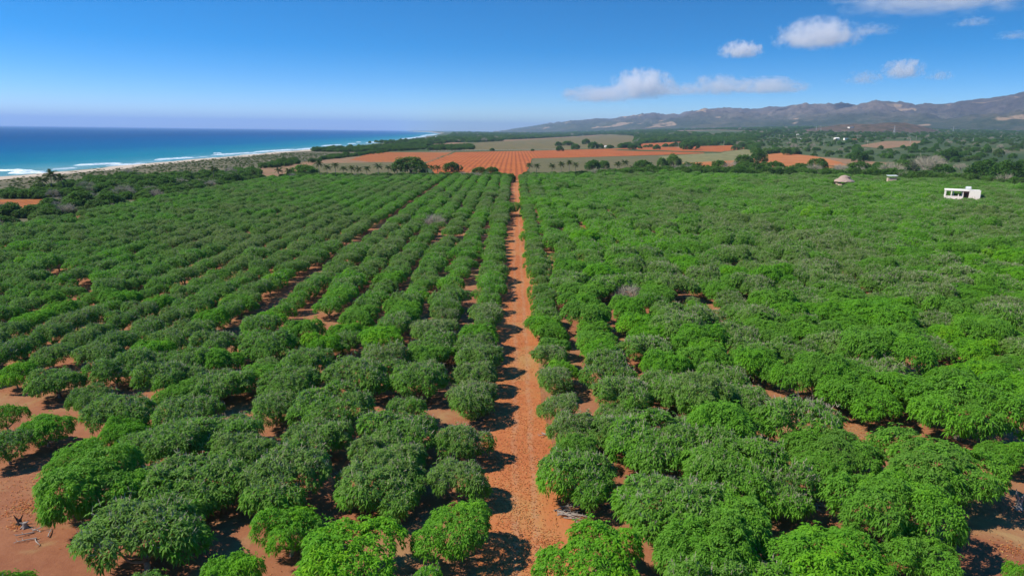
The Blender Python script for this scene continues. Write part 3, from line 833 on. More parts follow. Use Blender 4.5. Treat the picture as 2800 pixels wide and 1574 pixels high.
rank = {}
for r in set(row_of.tolist()):
    ids = [i for i in np.where(row_of == r)[0] if i in single]
    for k, i in enumerate(sorted(ids, key=lambda i: T[i, 1])): rank[i] = k
stuffP, stuffS, stuffK, stuffV, stuffD = [], [], [], [], []
for i in range(len(T)):
    x, y, r, vg, dr = T[i]
    big = r > 4.1
    k = pick(big); crown, trunk, stalks, RR, HH = MANGO[k]
    s = r / RR; sz = s ** .55 * ((.82 + .38 * rg.random()) if x > 8 else (.92 + .16 * rg.random())); wx, wy = (.92 + .14 * rg.random(), 1.02 + .16 * rg.random()) if not big and i >= NN else (.95 + .1 * rg.random(), .98 + .12 * rg.random()) if i < NN else (.94 + .14 * rg.random(), .94 + .14 * rg.random())
    if i in single:
        o = link('mango_tree', None, None, (x, y, 0.02)); o.rotation_euler = (0, 0, rg.choice((0, math.pi)) + rg.gauss(0, .25) if not big else rg.random() * 6.283); o.scale = (s * wx, s * wy, sz)
        ri = int(row_of[i])
        side, n = ('seaward', ri) if ri < 22 else ('inland', ri - 22)
        tone = ('bright yellow-green' if vg > .85 else 'fresh green' if vg > .58 else 'mid green' if vg > .42 else 'dull grey-green')
        tag(o, '%s mango tree, %s row %s of the red track, %s tree along it' % (tone, ORD[n], side, ORD[rank[i]]), 'mango tree', 'mango trees of the orchard')
        c = link('crown', crown, o); c['vigour'] = float(vg); c['dry'] = float(dr)
        link('trunk', trunk, o)
        if dr > .28: tag(link('dry_stalks', stalks, o), kind='stuff')
    else:
        stuffP.append((x, y, 0.02)); stuffS.append((s * wx, s * wy, sz)); stuffK.append(k); stuffV.append(vg); stuffD.append(dr)
scatter('orchard_canopy', NG_MANGO, stuffP, stuffS, stuffK, stuffV, stuffD, 'rows of farther mango trees closing into one green canopy', 'orchard', RNG)
for k, (x, y, r) in enumerate(bare_pts):
    o = link('bare_tree', None, None, (x, y, .02)); s = r / 3.4; o.scale = (s, s, s)
    tag(o, ['leafless grey mango tree amid the inland canopy', 'pale leafless mango tree beside the far end of the track'][k], 'bare tree')
    tag(link('crown', BARE[k][0], o), kind='stuff'); link('trunk', BARE[k][1], o)

# ------------------------------------------------------------------ shrubs, field trees, palms
def gph(px, py):
    """point of the land itself at a place in the photograph"""
    d = ray(px, py); h = math.hypot(d.x, d.y); lo, t = 0, 20 / h
    while t * h < 20000:
        x, y, z = d.x * t, d.y * t, CAM_H + d.z * t
        if z <= land_h(x, y) if y > 0 else z <= 0: break
        t *= 1.004
    return Vector((x, y, land_h(x, y)))

def along(px, py, Y):
    d = ray(px, py); t = Y / d.y
    return Vector((d.x * t, Y, CAM_H + d.z * t))

def bush_tree(name, px, py, w, label, k, vig, dry=0., tall=1.0, group=None, bare=False, cat='shrub'):
    p = gph(px, py + w * .30 * tall); dp = proj(*p)[2]; r = w / 2 * dp / FPX * 1.08
    o = link(name, None, None, p); s = r / 3.0; o.scale = (s, s, s * tall); o.rotation_euler = (0, 0, k * 1.7)
    tag(o, label, cat, group)
    if bare:
        s = r / 3.4; o.scale = (s, s, s * tall)
        tag(link('crown', BARE[k % 3][0], o), kind='stuff'); link('trunk', BARE[k % 3][1], o)
    else:
        c = link('crown', BUSH[k % 6][0], o); c['vigour'] = vig; c['dry'] = dry; link('trunk', BUSH[k % 6][1], o)
    return o

G1 = 'shrubs along the seaward edge of the orchard'
G2 = 'trees and shrubs in the hedge behind the orchard'
G3 = 'lone trees in the far fields'
B = [('shrub', 28, 576, 64, 'round dark shrub below the small ploughed plot by the shore scrub', .3, .1, .9, G1), ('shrub', 94, 574, 40, 'small brownish shrub at the near corner of the small ploughed plot', .25, .45, .9, G1),
     ('shrub', 140, 562, 54, 'dark shrub bordering the end of the small ploughed plot', .35, .1, .9, G1), ('shrub', 221, 551, 80, 'large dark thicket shrub between ploughed plot and orchard corner', .3, .1, .8, G1),
     ('shrub', 298, 546, 62, 'dark green shrub touching the seaward orchard rows beside the thicket', .3, 0, .85, G1), ('shrub', 185, 557, 40, 'low shrub squeezed between two darker thickets by the plot', .4, .2, .7, G1),
     ('shrub', 360, 522, 60, 'olive shrub standing in front of the grey thorn scrub', .4, .3, .8, G1), ('shrub', 405, 512, 52, 'dark shrub at the bend of the seaward orchard edge', .25, .1, .9, G1),
     ('shrub', 453, 500, 50, 'dense dark shrub beside bright green orchard rows near the dunes', .2, 0, .9, G1), ('shrub', 512, 479, 30, 'dark shrub next to the pale clearing in the dune scrub', .25, .1, .9, G1),
     ('shrub', 635, 491, 48, 'dark bushy shrub just seaward of the far orchard corner', .15, 0, .9, G1), ('shrub', 675, 484, 34, 'dark shrub at the far seaward corner of the orchard', .3, .1, .9, G1),
     ('hedge_shrub', 833, 470, 66, 'wide mid green shrub in the palm hedge beside tan field', .55, 0, .75, G2), ('hedge_tree', 1122, 456, 76, 'broad dark spreading tree at the end of the seaward palm hedge', .1, .1, .85, G2),
     ('hedge_tree', 1236, 459, 40, 'compact dark tree before the furrowed red field', .05, 0, .95, G2), ('hedge_shrub', 1310, 467, 34, 'low shrub under the furrowed field near the track end', .3, 0, .7, G2),
     ('hedge_shrub', 1345, 466, 34, 'low rounded shrub just seaward of the track end', .35, 0, .7, G2), ('hedge_tree', 1397, 488, 25, 'dark leafy tree standing across the far end of the track', 0., 0, 1.3, G2),
     ('hedge_tree', 1621, 453, 40, 'dark round tree against the olive pasture', .15, 0, 1., G2), ('hedge_tree', 1651, 452, 28, 'paler bushy tree beside the dark round one at the olive pasture', .6, .1, 1.1, G2),
     ('hedge_tree', 1757, 458, 52, 'dark spreading tree between two palms in the inland hedge', .2, 0, .9, G2), ('hedge_tree', 1809, 446, 26, 'slender tree rising above the hedge near the red plot', .5, .2, 1.3, G2),
     ('hedge_tree', 1842, 442, 40, 'tall airy pale tree above the hedge at the red plot', .6, .3, 1.2, G2), ('hedge_shrub', 1884, 461, 52, 'dark hedge shrub below the bare red plot', .25, 0, .8, G2),
     ('hedge_tree', 1966, 455, 42, 'rounded olive tree below the orange bare plot', .35, .1, 1., G2), ('hedge_tree', 2034, 443, 52, 'flat-topped dark tree beside the yellow grass', .25, .1, .9, G2),
     ('hedge_shrub', 2036, 461, 56, 'olive hedge shrub under the flat-topped tree', .4, .1, .8, G2), ('hedge_tree', 2074, 430, 40, 'tall dark twin-crowned tree at the corner of the yellow grass', .1, 0, 1.35, G2),
     ('hedge_shrub', 2078, 461, 52, 'green hedge shrub below the tall twin-crowned tree', .35, 0, .8, G2), ('hedge_shrub', 2118, 457, 48, 'dark hedge shrub on the near edge of the orange plot', .2, 0, .8, G2),
     ('hedge_shrub', 2188, 460, 44, 'hedge shrub midway along the orange plot', .3, .05, .8, G2), ('hedge_tree', 2235, 452, 46, 'rounded hedge tree at the end of the orange plot', .3, .1, 1., G2),
     ('hedge_shrub', 2350, 460, 54, 'hedge shrub behind the thatched shelter', .25, 0, .8, G2), ('hedge_shrub', 2405, 466, 50, 'green hedge shrub behind the little sheet-roofed hut', .5, .1, .7, G2),
     ('hedge_tree', 2349, 430, 36, 'very dark tree standing alone behind the tan plot edge', 0., 0, 1.1, G2), ('hedge_tree', 2473, 461, 62, 'dark tree beside the large grey leafless one', .2, .1, .9, G2),
     ('hedge_tree', 2592, 425, 46, 'dark flat-crowned tree in the woodland above the white house', .1, 0, 1., G2), ('hedge_tree', 2572, 467, 52, 'fresh green tree between the two grey leafless ones', .6, 0, .9, G2),
     ('hedge_tree', 2694, 467, 74, 'big dark tree at the corner of the woodland beyond the white house', .1, 0, .95, G2), ('hedge_tree', 2763, 474, 84, 'big dark tree at the frame edge of the inland woodland', .05, 0, .95, G2),
     ('field_tree', 1530, 407, 20, 'small dark tree on the near edge of the rough pasture', .2, 0, 1., G3), ('field_tree', 1573, 402, 22, 'green tree beside the bare earth heap in the pasture', .35, 0, 1., G3),
     ('field_tree', 1527, 394.5, 18, 'dark tree at the seaward end of a short hedge in the pasture', .1, 0, 1., G3), ('field_tree', 1552, 393, 26, 'low green tree in the short pasture hedge', .45, 0, .7, G3),
     ('field_tree', 1602, 389, 20, 'dark lone tree towards the far edge of the pasture', .1, 0, 1.1, G3), ('field_tree', 1622, 399, 28, 'broad dark tree beside the small white shed', .15, 0, .9, G3),
     ('field_tree', 1641, 401, 20, 'green tree close to the small white shed', .4, 0, .9, G3), ('field_tree', 1666, 402, 14, 'little round tree just inland of the white shed', .2, 0, 1., G3),
     ('field_tree', 1712, 397, 22, 'dark tree at the start of the pole line', .15, 0, .9, G3), ('field_tree', 1728, 403, 22, 'dark tree at the foot of the farm road', .1, 0, .9, G3),
     ('field_tree', 1750, 403.5, 12, 'small dark shrub on the inland verge of the farm road', .2, 0, .9, G3), ('field_tree', 1795, 403.5, 20, 'round tree in the small striped plot by the road', .2, 0, .9, G3),
     ('field_tree', 1886, 399, 44, 'broad dark tree at the inland end of the striped plot', .15, 0, .8, G3), ('field_tree', 1346, 409.5, 11, 'tiny round tree by the fence of the furrowed field', .2, 0, 1., G3),
     ('field_tree', 2152, 416, 24, 'dark lone tree on top of the orange plot', 0., 0, 1.1, G3), ('field_tree', 1456, 411, 9, 'tiny dark shrub on the fence line of the furrowed field', .2, 0, 1., G3)]
for i, (nm, px, py, w, lab, vg, dr, tl, g) in enumerate(B): bush_tree(nm, px, py, w, lab, i, vg, dr, tl, g, cat='tree' if 'tree' in nm else 'shrub')
for i, (px, py, w, lab) in enumerate([(2000, 459, 46, 'greyish leafless tree in the hedge below the orange plot'), (2296, 464, 40, 'low grey leafless shrub behind the thatched shelter'), (2520, 459, 78, 'large grey leafless tree above the little hut'),
                                      (2552, 452, 60, 'grey leafless tree leaning on the largest bare one'), (2625, 458, 30, 'slim whitish leafless tree in front of the dark woodland'), (2438, 469, 60, 'low strip of grey leafless thorn behind the sheet-roofed hut'),
                                      (338, 528, 56, 'grey thorny shrub with few leaves by the seaward orchard edge')]):
    bush_tree('bare_shrub', px, py, w, lab, i, 0, 0, .9, 'leafless trees in the hedges', True, 'bare tree')

def palm(px, py, Y, label, k, L=1.0, lean=0.):
    c = along(px, py + 1.5 * math.sin(k * 2.1), Y + 4 * math.sin(k * 1.3)); Y = c.y; r_ = random.Random(k * 7 + 1)
    base = Vector((c.x - lean, Y + .3, 0.0)); H = max(2.5, c.z)
    o = link('coconut_palm', None, None, base); tag(o, label, 'palm', 'coconut palms')
    b = MB(); top = np.array([lean, -.3, H])
    pts = [np.array([top[0] * t ** 1.7, top[1] * t, H * t]) for t in np.linspace(0, 1, 7)]
    b.tube(pts, [.26, .19, .17, .16, .15, .14, .16], 7); b.build('trunk', M_PBARK, o, smooth=True)
    n = 17
    for i in range(n):
        f = link('frond', FROND[(i + k) % 4], o, Vector(top))
        tier = i / n
        f.rotation_euler = Euler((r_.gauss(0, .2), R(38 - 86 * (1 - tier) ** 0.8 * -1) - R(75) + r_.gauss(0, .12) if False else R(-62 + 92 * tier) + r_.gauss(0, .1), i * 2.39996 + r_.gauss(0, .15)))
        s = L * (1.0 + .3 * r_.random()); f.scale = (s, s, s); f['vigour'] = .35 + .4 * tier; f['dry'] = .1 + .5 * max(0, tier - .6)
    return o
PALMS = [(139, 478, 318, 'tallest of the three coconut palms clustered by the ploughed plot', 1.05, .6), (114, 492, 312, 'lower coconut palm on the seaward side of the cluster of three', 1.0, -.8), (166, 490, 316, 'leaning coconut palm on the inland side of the cluster of three', .95, -.9),
         (583, 463, 400, 'solitary coconut palm standing in the dune scrub', .95, .2), (694, 472, 420, 'coconut palm at the far seaward corner of the orchard', .9, -.3)]
ROWP = [(762, 470, 'first'), (788, 470, 'second'), (871, 448, 'third and tallest'), (894, 462, 'fourth'), (917, 454, 'fifth'), (939, 462, 'sixth'), (961, 464, 'seventh'), (981, 465, 'eighth'), (1003, 463, 'ninth'), (1034, 459, 'tenth'), (1063, 461, 'eleventh'), (1085, 460, 'twelfth')]
for x, y, n in ROWP: PALMS.append((x, y - 2, far_edge(along(x, y, 432).x) + 9, '%s coconut palm of the hedge row, counted inland from the sea' % n, .88 if n[0] != 't' else 1., .1))
for x, y, n in [(1166, 460, 'seaward'), (1181, 461, 'middle'), (1197, 460, 'inland')]: PALMS.append((x, y - 2, 452, '%s one of three palms crowding the broad dark hedge tree' % n, .85, .1))
for x, y, n in [(1447, 461, 'first'), (1468, 461, 'second'), (1510, 461, 'third'), (1535, 458, 'fourth'), (1557, 452, 'fifth and tallest'), (1574, 457, 'sixth')]:
    PALMS.append((x, y - 7, 478, '%s palm in the row along the olive pasture, counted from the track' % n, .9, .1))
for x, y, l in [(1689, 457, 'short palm partly sunk in hedge shrubs by the pasture'), (1709, 451, 'tall palm standing clear above the pasture hedge'), (1729, 467, 'low palm at the foot of the tall pasture palm'), (1759, 464, 'palm in front of the dark spreading hedge tree'),
                (1817, 468, 'low palm below the tall airy pale tree'), (1912, 456, 'tall palm below the bare red plot'), (1922, 466, 'low palm touching the tall palm by the red plot'), (2068, 452, 'palm peeping out under the tall twin-crowned tree')]:
    PALMS.append((x, y - 6, 500, l, 1.0, .15))
for k, (x, y, Y, l, L, lean) in enumerate(PALMS): palm(x, y, Y, l, k, L, lean)

# ------------------------------------------------------------------ scrub, groves and far woodland (uncountable)
def inside(poly, X, Y):
    n = len(poly); r = np.zeros(len(X), bool); j = n - 1
    for i in range(n):
        xi, yi, xj, yj = *poly[i], *poly[j]
        c = ((yi > Y) != (yj > Y)) & (X < (xj - xi) * (Y - yi) / (yj - yi + 1e-12) + xi); r ^= c; j = i
    return r
def pxpoly(p): return np.array([(gp(a, b, 0).x, gp(a, b, 0).y) for a, b in p])
def in_fields(X, Y):
    r = np.zeros(len(X), bool)
    for f in FIELDS: r |= inside(f, X, Y)
    return r
def n2(X, Y, s, o=0.): return np.array([mnoise.fractal((x * s, y * s, o), .9, 2., 3) for x, y in zip(X, Y)])

def woodland(name, X, Y, rad, tall, vig, dry, label, cat, bare=.03):
    Z = np.array([land_h(x, y) for x, y in zip(X, Y)])
    n = len(X); s = rad / 3.0
    var = np.where(RNG.random(n) < bare, RNG.integers(6, 9, n), RNG.integers(0, 6, n))
    scatter(name, NG_BUSH, np.stack([X, Y, Z - .1], 1), np.stack([s, s, s * tall], 1), var, np.clip(vig, 0, 1), np.clip(dry, 0, 1), label, cat, RNG)

# dunes and thorn scrub between the orchard and the beach
n = 9000
Y = RNG.uniform(95, 900, n); sx = shore(Y) + 36; X = sx + (-150 - sx) * RNG.random(n)
ns = n2(X, Y, .018, 2.); u = (X - sx) / (-150 - sx)
dense = np.clip((u * 1.15 - .12) + .5 * ns - np.clip((Y - 380) / 120, 0, 1) * (.62 - .25 * ns), 0, 1)
keep = ~in_fields(X, Y) & (RNG.random(n) < np.where(dense > .35, .55, .75))
X, Y, dense, ns = X[keep], Y[keep], dense[keep], ns[keep]
rad = np.where(dense > .35, RNG.uniform(1.6, 3.6, len(X)), RNG.uniform(.35, .9, len(X)))
woodland('coastal_scrub', X, Y, rad, np.where(dense > .35, RNG.uniform(.7, 1.0, len(X)), .7), np.where(dense > .35, .38 + .3 * ns + .12 * RNG.normal(0, 1, len(X)), .45), np.where(dense > .35, RNG.uniform(0, .35, len(X)), RNG.uniform(.6, 1, len(X))),
         'tangled green thorn scrub covering the dunes behind the beach', 'scrub', .05)
# shrubby band closing the far end of the orchard
m = 1500
X = RNG.uniform(-140, 330, m); Y = np.array([far_edge(x) for x in X]) + RNG.uniform(5, 22, m)
k = (np.abs(X - 1.2) > 7) & (RNG.random(m) < np.where(X < -20, .8, 1)); X, Y = X[k], Y[k]
big_ = np.clip((X - 40) / 60, 0, 1)
woodland('hedge_undergrowth', X, Y, RNG.uniform(1.8, 2.9, len(X)) * (1 + .7 * big_), RNG.uniform(.85, 1.1, len(X)) + .35 * big_ * RNG.random(len(X)), .42 + .25 * RNG.normal(0, 1, len(X)), RNG.uniform(0, .3, len(X)), 'thick green undergrowth closing the far end of the orchard', 'undergrowth', .03)
# groves by the beach and along the field edge
gx, gy, gr = [], [], []
for poly, m, r0, r1 in [([(850, 414), (900, 408), (1000, 402), (1100, 397), (1165, 398), (1168, 408), (1100, 413), (1000, 416), (900, 417)], 700, 2.0, 4.2), ([(1172, 411), (1180, 403), (1290, 399), (1296, 408), (1240, 412)], 160, 3, 4.6),
                        ([(700, 462), (760, 444), (812, 440), (816, 449), (760, 458)], 60, 1.8, 3.2), ([(840, 447), (900, 428), (1000, 418), (1060, 413), (1060, 418), (1000, 424), (910, 436)], 120, 1.4, 3.),
                        ([(1000, 392), (1120, 384), (1210, 379), (1215, 394), (1150, 397)], 260, 3, 5)]:
    P = pxpoly(poly); a, b = P.min(0), P.max(0); x = RNG.uniform(a[0], b[0], m * 6); y = RNG.uniform(a[1], b[1], m * 6); k = inside(P, x, y); x, y = x[k][:m], y[k][:m]
    gx.append(x); gy.append(y); gr.append(RNG.uniform(r0, r1, len(x)))
X, Y, rad = map(np.concatenate, (gx, gy, gr))
woodland('coastal_grove', X, Y, rad, RNG.uniform(.8, 1.2, len(X)), .3 + .15 * RNG.normal(0, 1, len(X)), RNG.uniform(0, .3, len(X)), 'dark groves of trees lining the beach beyond the dunes', 'grove', .0)
# inland woodland beyond the hedge
P = pxpoly([(2062, 400), (2130, 388), (2250, 384), (2500, 383), (2960, 386), (2960, 500), (2800, 492), (2600, 482), (2450, 470), (2330, 452), (2240, 431), (2130, 420), (2075, 424)])
a, b = P.min(0), P.max(0); m = 60000; X = RNG.uniform(a[0], b[0], m); Y = RNG.uniform(a[1], b[1], m); k = inside(P, X, Y) & ~in_fields(X, Y)
X, Y = X[k][:11000], Y[k][:11000]; ns = n2(X, Y, .012, 8.)
k = RNG.random(len(X)) < .9 + .8 * ns; X, Y, ns = X[k], Y[k], ns[k]
woodland('inland_woodland', X, Y, RNG.uniform(2.4, 5.0, len(X)) * np.where(RNG.random(len(X)) < .06, 1.5, 1), RNG.uniform(.75, 1.1, len(X)), .42 + .4 * ns + .14 * RNG.normal(0, 1, len(X)), np.clip(RNG.uniform(-.2, .5, len(X)) - ns * .6, 0, 1), 'dense thorn woodland covering the plain inland of the orchard', 'woodland', .05)
# the far plain
m = 24000
px_ = RNG.uniform(900, 2900, m); t = RNG.random(m); D = 900 * (7500 / 900) ** t
az = np.array([math.atan2(ray(p, 400).x, ray(p, 400).y) for p in px_]); X, Y = D * np.sin(az), D * np.cos(az)
k = (~in_fields(X, Y)) & ~inside(P, X, Y) & (X > shore(Y) + 110) & ((Y > 1350) | (X > 380))
X, Y, D = X[k], Y[k], D[k]; ns = n2(X, Y, .0022, 3.)
k = RNG.random(len(X)) < .92 + 1.0 * ns; X, Y, ns, D = X[k], Y[k], ns[k], D[k]
woodland('far_woodland', X, Y, RNG.uniform(3.2, 6.5, len(X)) * (1 + D / 6000), RNG.uniform(.7, 1.1, len(X)), .4 + .35 * ns + .12 * RNG.normal(0, 1, len(X)), np.clip(RNG.uniform(-.3, .4, len(X)), 0, 1), 'far wooded plain stretching to the foot of the hills', 'woodland', .02)

# ------------------------------------------------------------------ buildings
M_WHITE = plain('white_plaster', (.80, .75, .67), .85, .06, .8)
M_CREAM = plain('cream_wall', (.50, .40, .29), .9, .1, 1.)
M_PINK = plain('pink_wall', (.52, .28, .21), .9, .1, 1.)
M_BROWN = plain('brown_wood', (.16, .08, .05), .8, .2, 2.)
M_DARK = plain('dark_opening', (.03, .026, .022), .9, .2, 2.)
M_THATCH = plain('palm_thatch', (.34, .25, .20), .95, .28, 2.5)
M_SHEET = plain('sheet_roof', (.42, .47, .43), .5, .15, 1.)
M_TILE = plain('tile_roof', (.36, .15, .09), .85, .2, 1.)
M_METAL = plain('galvanised_metal', (.42, .43, .44), .45, .1, 2.)
M_POLE = plain('concrete_pole', (.52, .48, .43), .85, .1, 1.)

def white_house():
    o = link('house', None, None, HOUSES['house']); o.rotation_euler = (0, 0, R(-33) + R(4))
    tag(o, 'white flat-roofed house with open upper porch rising from the canopy', 'house')
    def box(nm, mat, *a):
        b = MB(); b.box(*a); return b.build(nm, mat, o)
    box('lower_wall', M_WHITE, -7, 7, 0, 8, -.2, 4.55)
    box('parapet', M_WHITE, -7, .4, .02, .27, 4.552, 5.45)
    box('parapet', M_WHITE, -6.98, -6.73, .272, 7.9, 4.552, 5.4)
    for x, y in ((-6.9, .0), (-4.6, .03), (-6.9, 7.5), (-3.4, 7.5), (0, 7.5)): box('column', M_WHITE, x, x + .42, y, y + .42, 4.55, 7.798)
    box('pier', M_WHITE, -1.7, -1.35, .06, .34, 5.452, 6.3)
    box('roof_slab', M_WHITE, -7.1, 2.6, -.1, 8.1, 7.8, 8.3)
    box('ceiling', M_BROWN, -6.9, 2.2, .35, 7.9, 7.7, 7.797)
    box('side_wall', M_WHITE, .1, .42, .3, 7.4, 4.552, 7.69)
    w = box('upper_room', M_WHITE, 2.61, 7, -.02, 8.02, 4.553, 8.25)
    box('rear_wall', M_BROWN, .43, 2.6, 2.6, 2.85, 4.552, 7.69)
    d = box('door', M_DARK, 1.0, 1.95, 2.52, 2.598, 4.556, 6.7)
    b = MB(); b.box(1.82, 1.88, 2.47, 2.518, 5.5, 5.62); b.build('handle', M_METAL, d)
    box('upper_room_parapet', M_WHITE, 2.6, 7.02, -.04, .18, 8.252, 8.42)
    h = link('water_heater', None, None, o.matrix_basis @ Vector((2.2, 3.2, 8.302))); h.rotation_euler = o.rotation_euler
    tag(h, 'white rooftop tank on a metal stand above the white house', 'tank')
    b = MB(); b.box(-.95, .95, -.55, .55, .55, 1.55); b.build('tank', plain('tank_white', (.7, .72, .72), .5, .05), h)
    for x in (-1.15, 1.15):
        for y in (-.6, .6):
            b = MB(); b.tube([(x * 1.1, y, 0), (x, y * .9, 1.6)], [.05, .05], 6); b.build('leg', M_METAL, h)
    b = MB(); b.box(-1.25, 1.25, -.7, .7, .44, .545); b.build('shelf', M_METAL, h)

def palapa():
    p = HOUSES['palapa']; o = link('thatched_shelter', None, None, p); o.scale = (1.12, 1.12, 1.08); tag(o, 'round thatched palapa with pale low wall among the orchard crowns', 'shelter')
    zs = p
    prof = [(5.5, 4.05), (5.35, 4.35), (4.4, 5.0), (3.3, 5.6), (2.6, 6.15), (2.2, 6.75), (1.3, 7.25), (.5, 7.5), (0.02, 7.55)]; n = 40; V = []
    for r, z in prof:
        for j in range(n):
            th = 6.283 * j / n; w = 1 + .045 * mnoise.noise((math.cos(th) * 3, math.sin(th) * 3, z)) + .03 * mnoise.noise((th * 6, z * 2, 0))
            V.append((r * w * math.cos(th), r * w * .86 * math.sin(th), z + (.22 * mnoise.noise((th * 4, 1, 0)) if r > 5 else .1 * mnoise.noise((th * 3, z, 2)))))
    m = len(prof); F = [(i * n + j, i * n + (j + 1) % n, (i + 1) * n + (j + 1) % n, (i + 1) * n + j) for i in range(m - 1) for j in range(n)]
    roof = link('roof', mesh_np('roof', V, [F], [M_THATCH]), o)
    b = MB(); b.box(.8, 2.0, -2.5, -1.9, 6.2, 6.5); b.build('smoke_vent', M_DARK, roof)
    b = MB(); b.tube([(.5, -2.7, 6.55), (1.4, -2.6, 6.75), (2.4, -2.3, 6.5)], [.18, .26, .16], 6); b.build('vent_hood', M_THATCH, roof)
    for j in range(9):
        th = 6.283 * (j + .3) / 9; b = MB(); b.tube([(4.3 * math.cos(th), 3.7 * math.sin(th), 0), (4.3 * math.cos(th), 3.7 * math.sin(th), 4.9)], [.15, .13], 7); b.build('post', M_BARK, o)
    for j in range(12):
        if j in (8,): continue
        a0, a1 = 6.283 * j / 12, 6.283 * (j + .94) / 12; b = MB(); V = []
        for a in (a0, (a0 + a1) / 2, a1):
            for r, z in ((4.9, 0), (4.9, 3.0 + .25 * math.sin(j * 2.3)), (4.65, 3.0 + .25 * math.sin(j * 2.3)), (4.65, 0)): V.append((r * math.cos(a), .86 * r * math.sin(a), z))
        b.add(V, [(i * 4 + k, i * 4 + (k + 1) % 4, (i + 1) * 4 + (k + 1) % 4, (i + 1) * 4 + k) for i in range(2) for k in range(4)] + [(0, 3, 2, 1), (8, 9, 10, 11)]); b.build('wall_panel', M_CREAM, o)

def little_hut():
    o = link('hut', None, None, HOUSES['hut']); o.rotation_euler = (0, 0, R(-14)); tag(o, 'small tan hut under a tilted sheet roof among orchard crowns', 'hut')
    b = MB(); b.box(-2.5, 2.5, 0, 3.2, -.1, 5.2); w = b.build('wall', M_CREAM, o)
    b = MB(); b.box(-.5, .5, -.06, -.004, .1, 2.1); b.build('door', M_BROWN, o)
    for x in (-2.3, 2.3):
        for y in (.2, 3.0): b = MB(); b.tube([(x, y, 5.2), (x, y, 6.55 + y * .05)], [.08, .08], 6); b.build('post', M_BARK, o)
    b = MB(); V = []
    for i in range(25):
        x = -3.0 + 6. * i / 24; z = .07 * (i % 2)
        V += [(x, -.7, 6.52 + z + .03 * x), (x, 3.9, 6.95 + z + .03 * x), (x, 3.9, 6.90 + z + .03 * x), (x, -.7, 6.47 + z + .03 * x)]
    b.add(V, [(i * 4 + k, i * 4 + (k + 1) % 4, (i + 1) * 4 + (k + 1) % 4, (i + 1) * 4 + k) for i in range(24) for k in range(4)] + [(0, 3, 2, 1), (96, 97, 98, 99)]); b.build('sheet_roof', M_SHEET, o)
white_house(); palapa(); little_hut()

def far_house(px, py, w, h, label, wall, roof, gable, rot, k, ground=True, dist=None):
    p = gph(px, py) if ground else along(px, py, dist)
    dp = proj(*p)[2]; W, H = w * dp / FPX, h * dp / FPX; D = W * .7
    o = link('house', None, None, p); o.rotation_euler = (0, 0, rot); tag(o, label, 'house', 'far houses')
    b = MB(); b.box(-W / 2, W / 2, -D / 2, D / 2, -2, H * (.62 if gable else .94)); b.build('wall', wall, o)
    b = MB()
    if gable:
        e = W * .06; V = [(-W / 2 - e, -D / 2 - e, H * .60), (W / 2 + e, -D / 2 - e, H * .60), (W / 2 + e, D / 2 + e, H * .60), (-W / 2 - e, D / 2 + e, H * .60), (-W / 2 - e, 0, H), (W / 2 + e, 0, H)]
        b.add(V, [(0, 1, 5, 4), (2, 3, 4, 5), (3, 2, 1, 0)]); b.add(V, [(0, 4, 3), (1, 2, 5)])
    else: b.box(-W / 2 * 1.05, W / 2 * 1.05, -D / 2 * 1.05, D / 2 * 1.05, H * .942, H)
    b.build('roof', roof, o)
    b = MB(); b.box(-W * .06, W * .06, -D / 2 - .08, -D / 2 - .01, 0, H * .4); b.build('door', M_BROWN, o)
    for s in (-.32, .3):
        b = MB(); b.box(W * s - W * .07, W * s + W * .07, -D / 2 - .09, -D / 2 - .01, H * .22, H * .42); b.build('window', M_DARK, o)
HOUS = [(2287, 382, 12, 6, 'white gabled farmhouse on the wooded plain, pair member nearer the sea', M_WHITE, M_WHITE, True, .3), (2312, 383.5, 10, 5.5, 'white flat-roofed farmhouse on the wooded plain, inland of the gabled one', M_WHITE, M_WHITE, False, .2),
        (2336, 384.5, 10, 4.5, 'tan shed inland of the two white farmhouses', M_CREAM, M_TILE, True, .1), (2185, 382, 9, 3.5, 'long low white roof showing in the far woodland', M_WHITE, M_WHITE, True, .5), (2139, 374, 7, 4, 'small cream cottage with pitched roof beside a pole on the plain', M_CREAM, M_CREAM, True, .2),
        (2181, 370, 5.5, 3, 'tiny white cottage at the far edge of the plain', M_WHITE, M_WHITE, True, 0), (1657, 403, 8, 4.5, 'small white shed in the rough pasture', M_WHITE, M_WHITE, True, .4), (1717, 399, 9, 3.2, 'low pale shed beside the pole line', M_CREAM, M_WHITE, False, .2),
        (1040, 400, 28, 5, 'long pink beach house behind the surf', M_PINK, M_TILE, False, .1), (1064, 399.5, 14, 4.5, 'cream beach house next to the long pink one', M_CREAM, M_TILE, True, .1), (1022, 401.5, 10, 4.5, 'small cream house seaward of the long pink one', M_CREAM, M_WHITE, False, .1),
        (1171, 381, 15, 5, 'large white villa at the bend of the beach', M_WHITE, M_WHITE, False, .1), (1208, 379.5, 11, 5, 'white house at the inland end of the beach village', M_WHITE, M_TILE, True, .1), (1195, 376.5, 9, 4, 'white house between villa and inland end of the beach village', M_WHITE, M_WHITE, False, .2),
        (1126, 389.5, 9, 3.5, 'low cream house in the scrub before the beach village', M_CREAM, M_WHITE, False, 0), (1499, 361.5, 9, 4.5, 'white peaked hall on the far plain below the first hills', M_WHITE, M_WHITE, True, .1),
        (1512, 361, 6, 3.5, 'small white hall beside the peaked one on the far plain', M_WHITE, M_WHITE, True, .1), (1551, 362, 15, 3, 'long white warehouse on the far plain', M_WHITE, M_WHITE, False, .1), (1737, 368.5, 6, 2.5, 'white cottage far behind the farm road', M_WHITE, M_WHITE, True, .1),
        (1453, 364, 2.5, 3, 'tiny white house seaward of the peaked hall', M_WHITE, M_WHITE, False, .1), (1526, 364, 2.5, 3, 'tiny white house below the long warehouse', M_WHITE, M_WHITE, False, 0)]
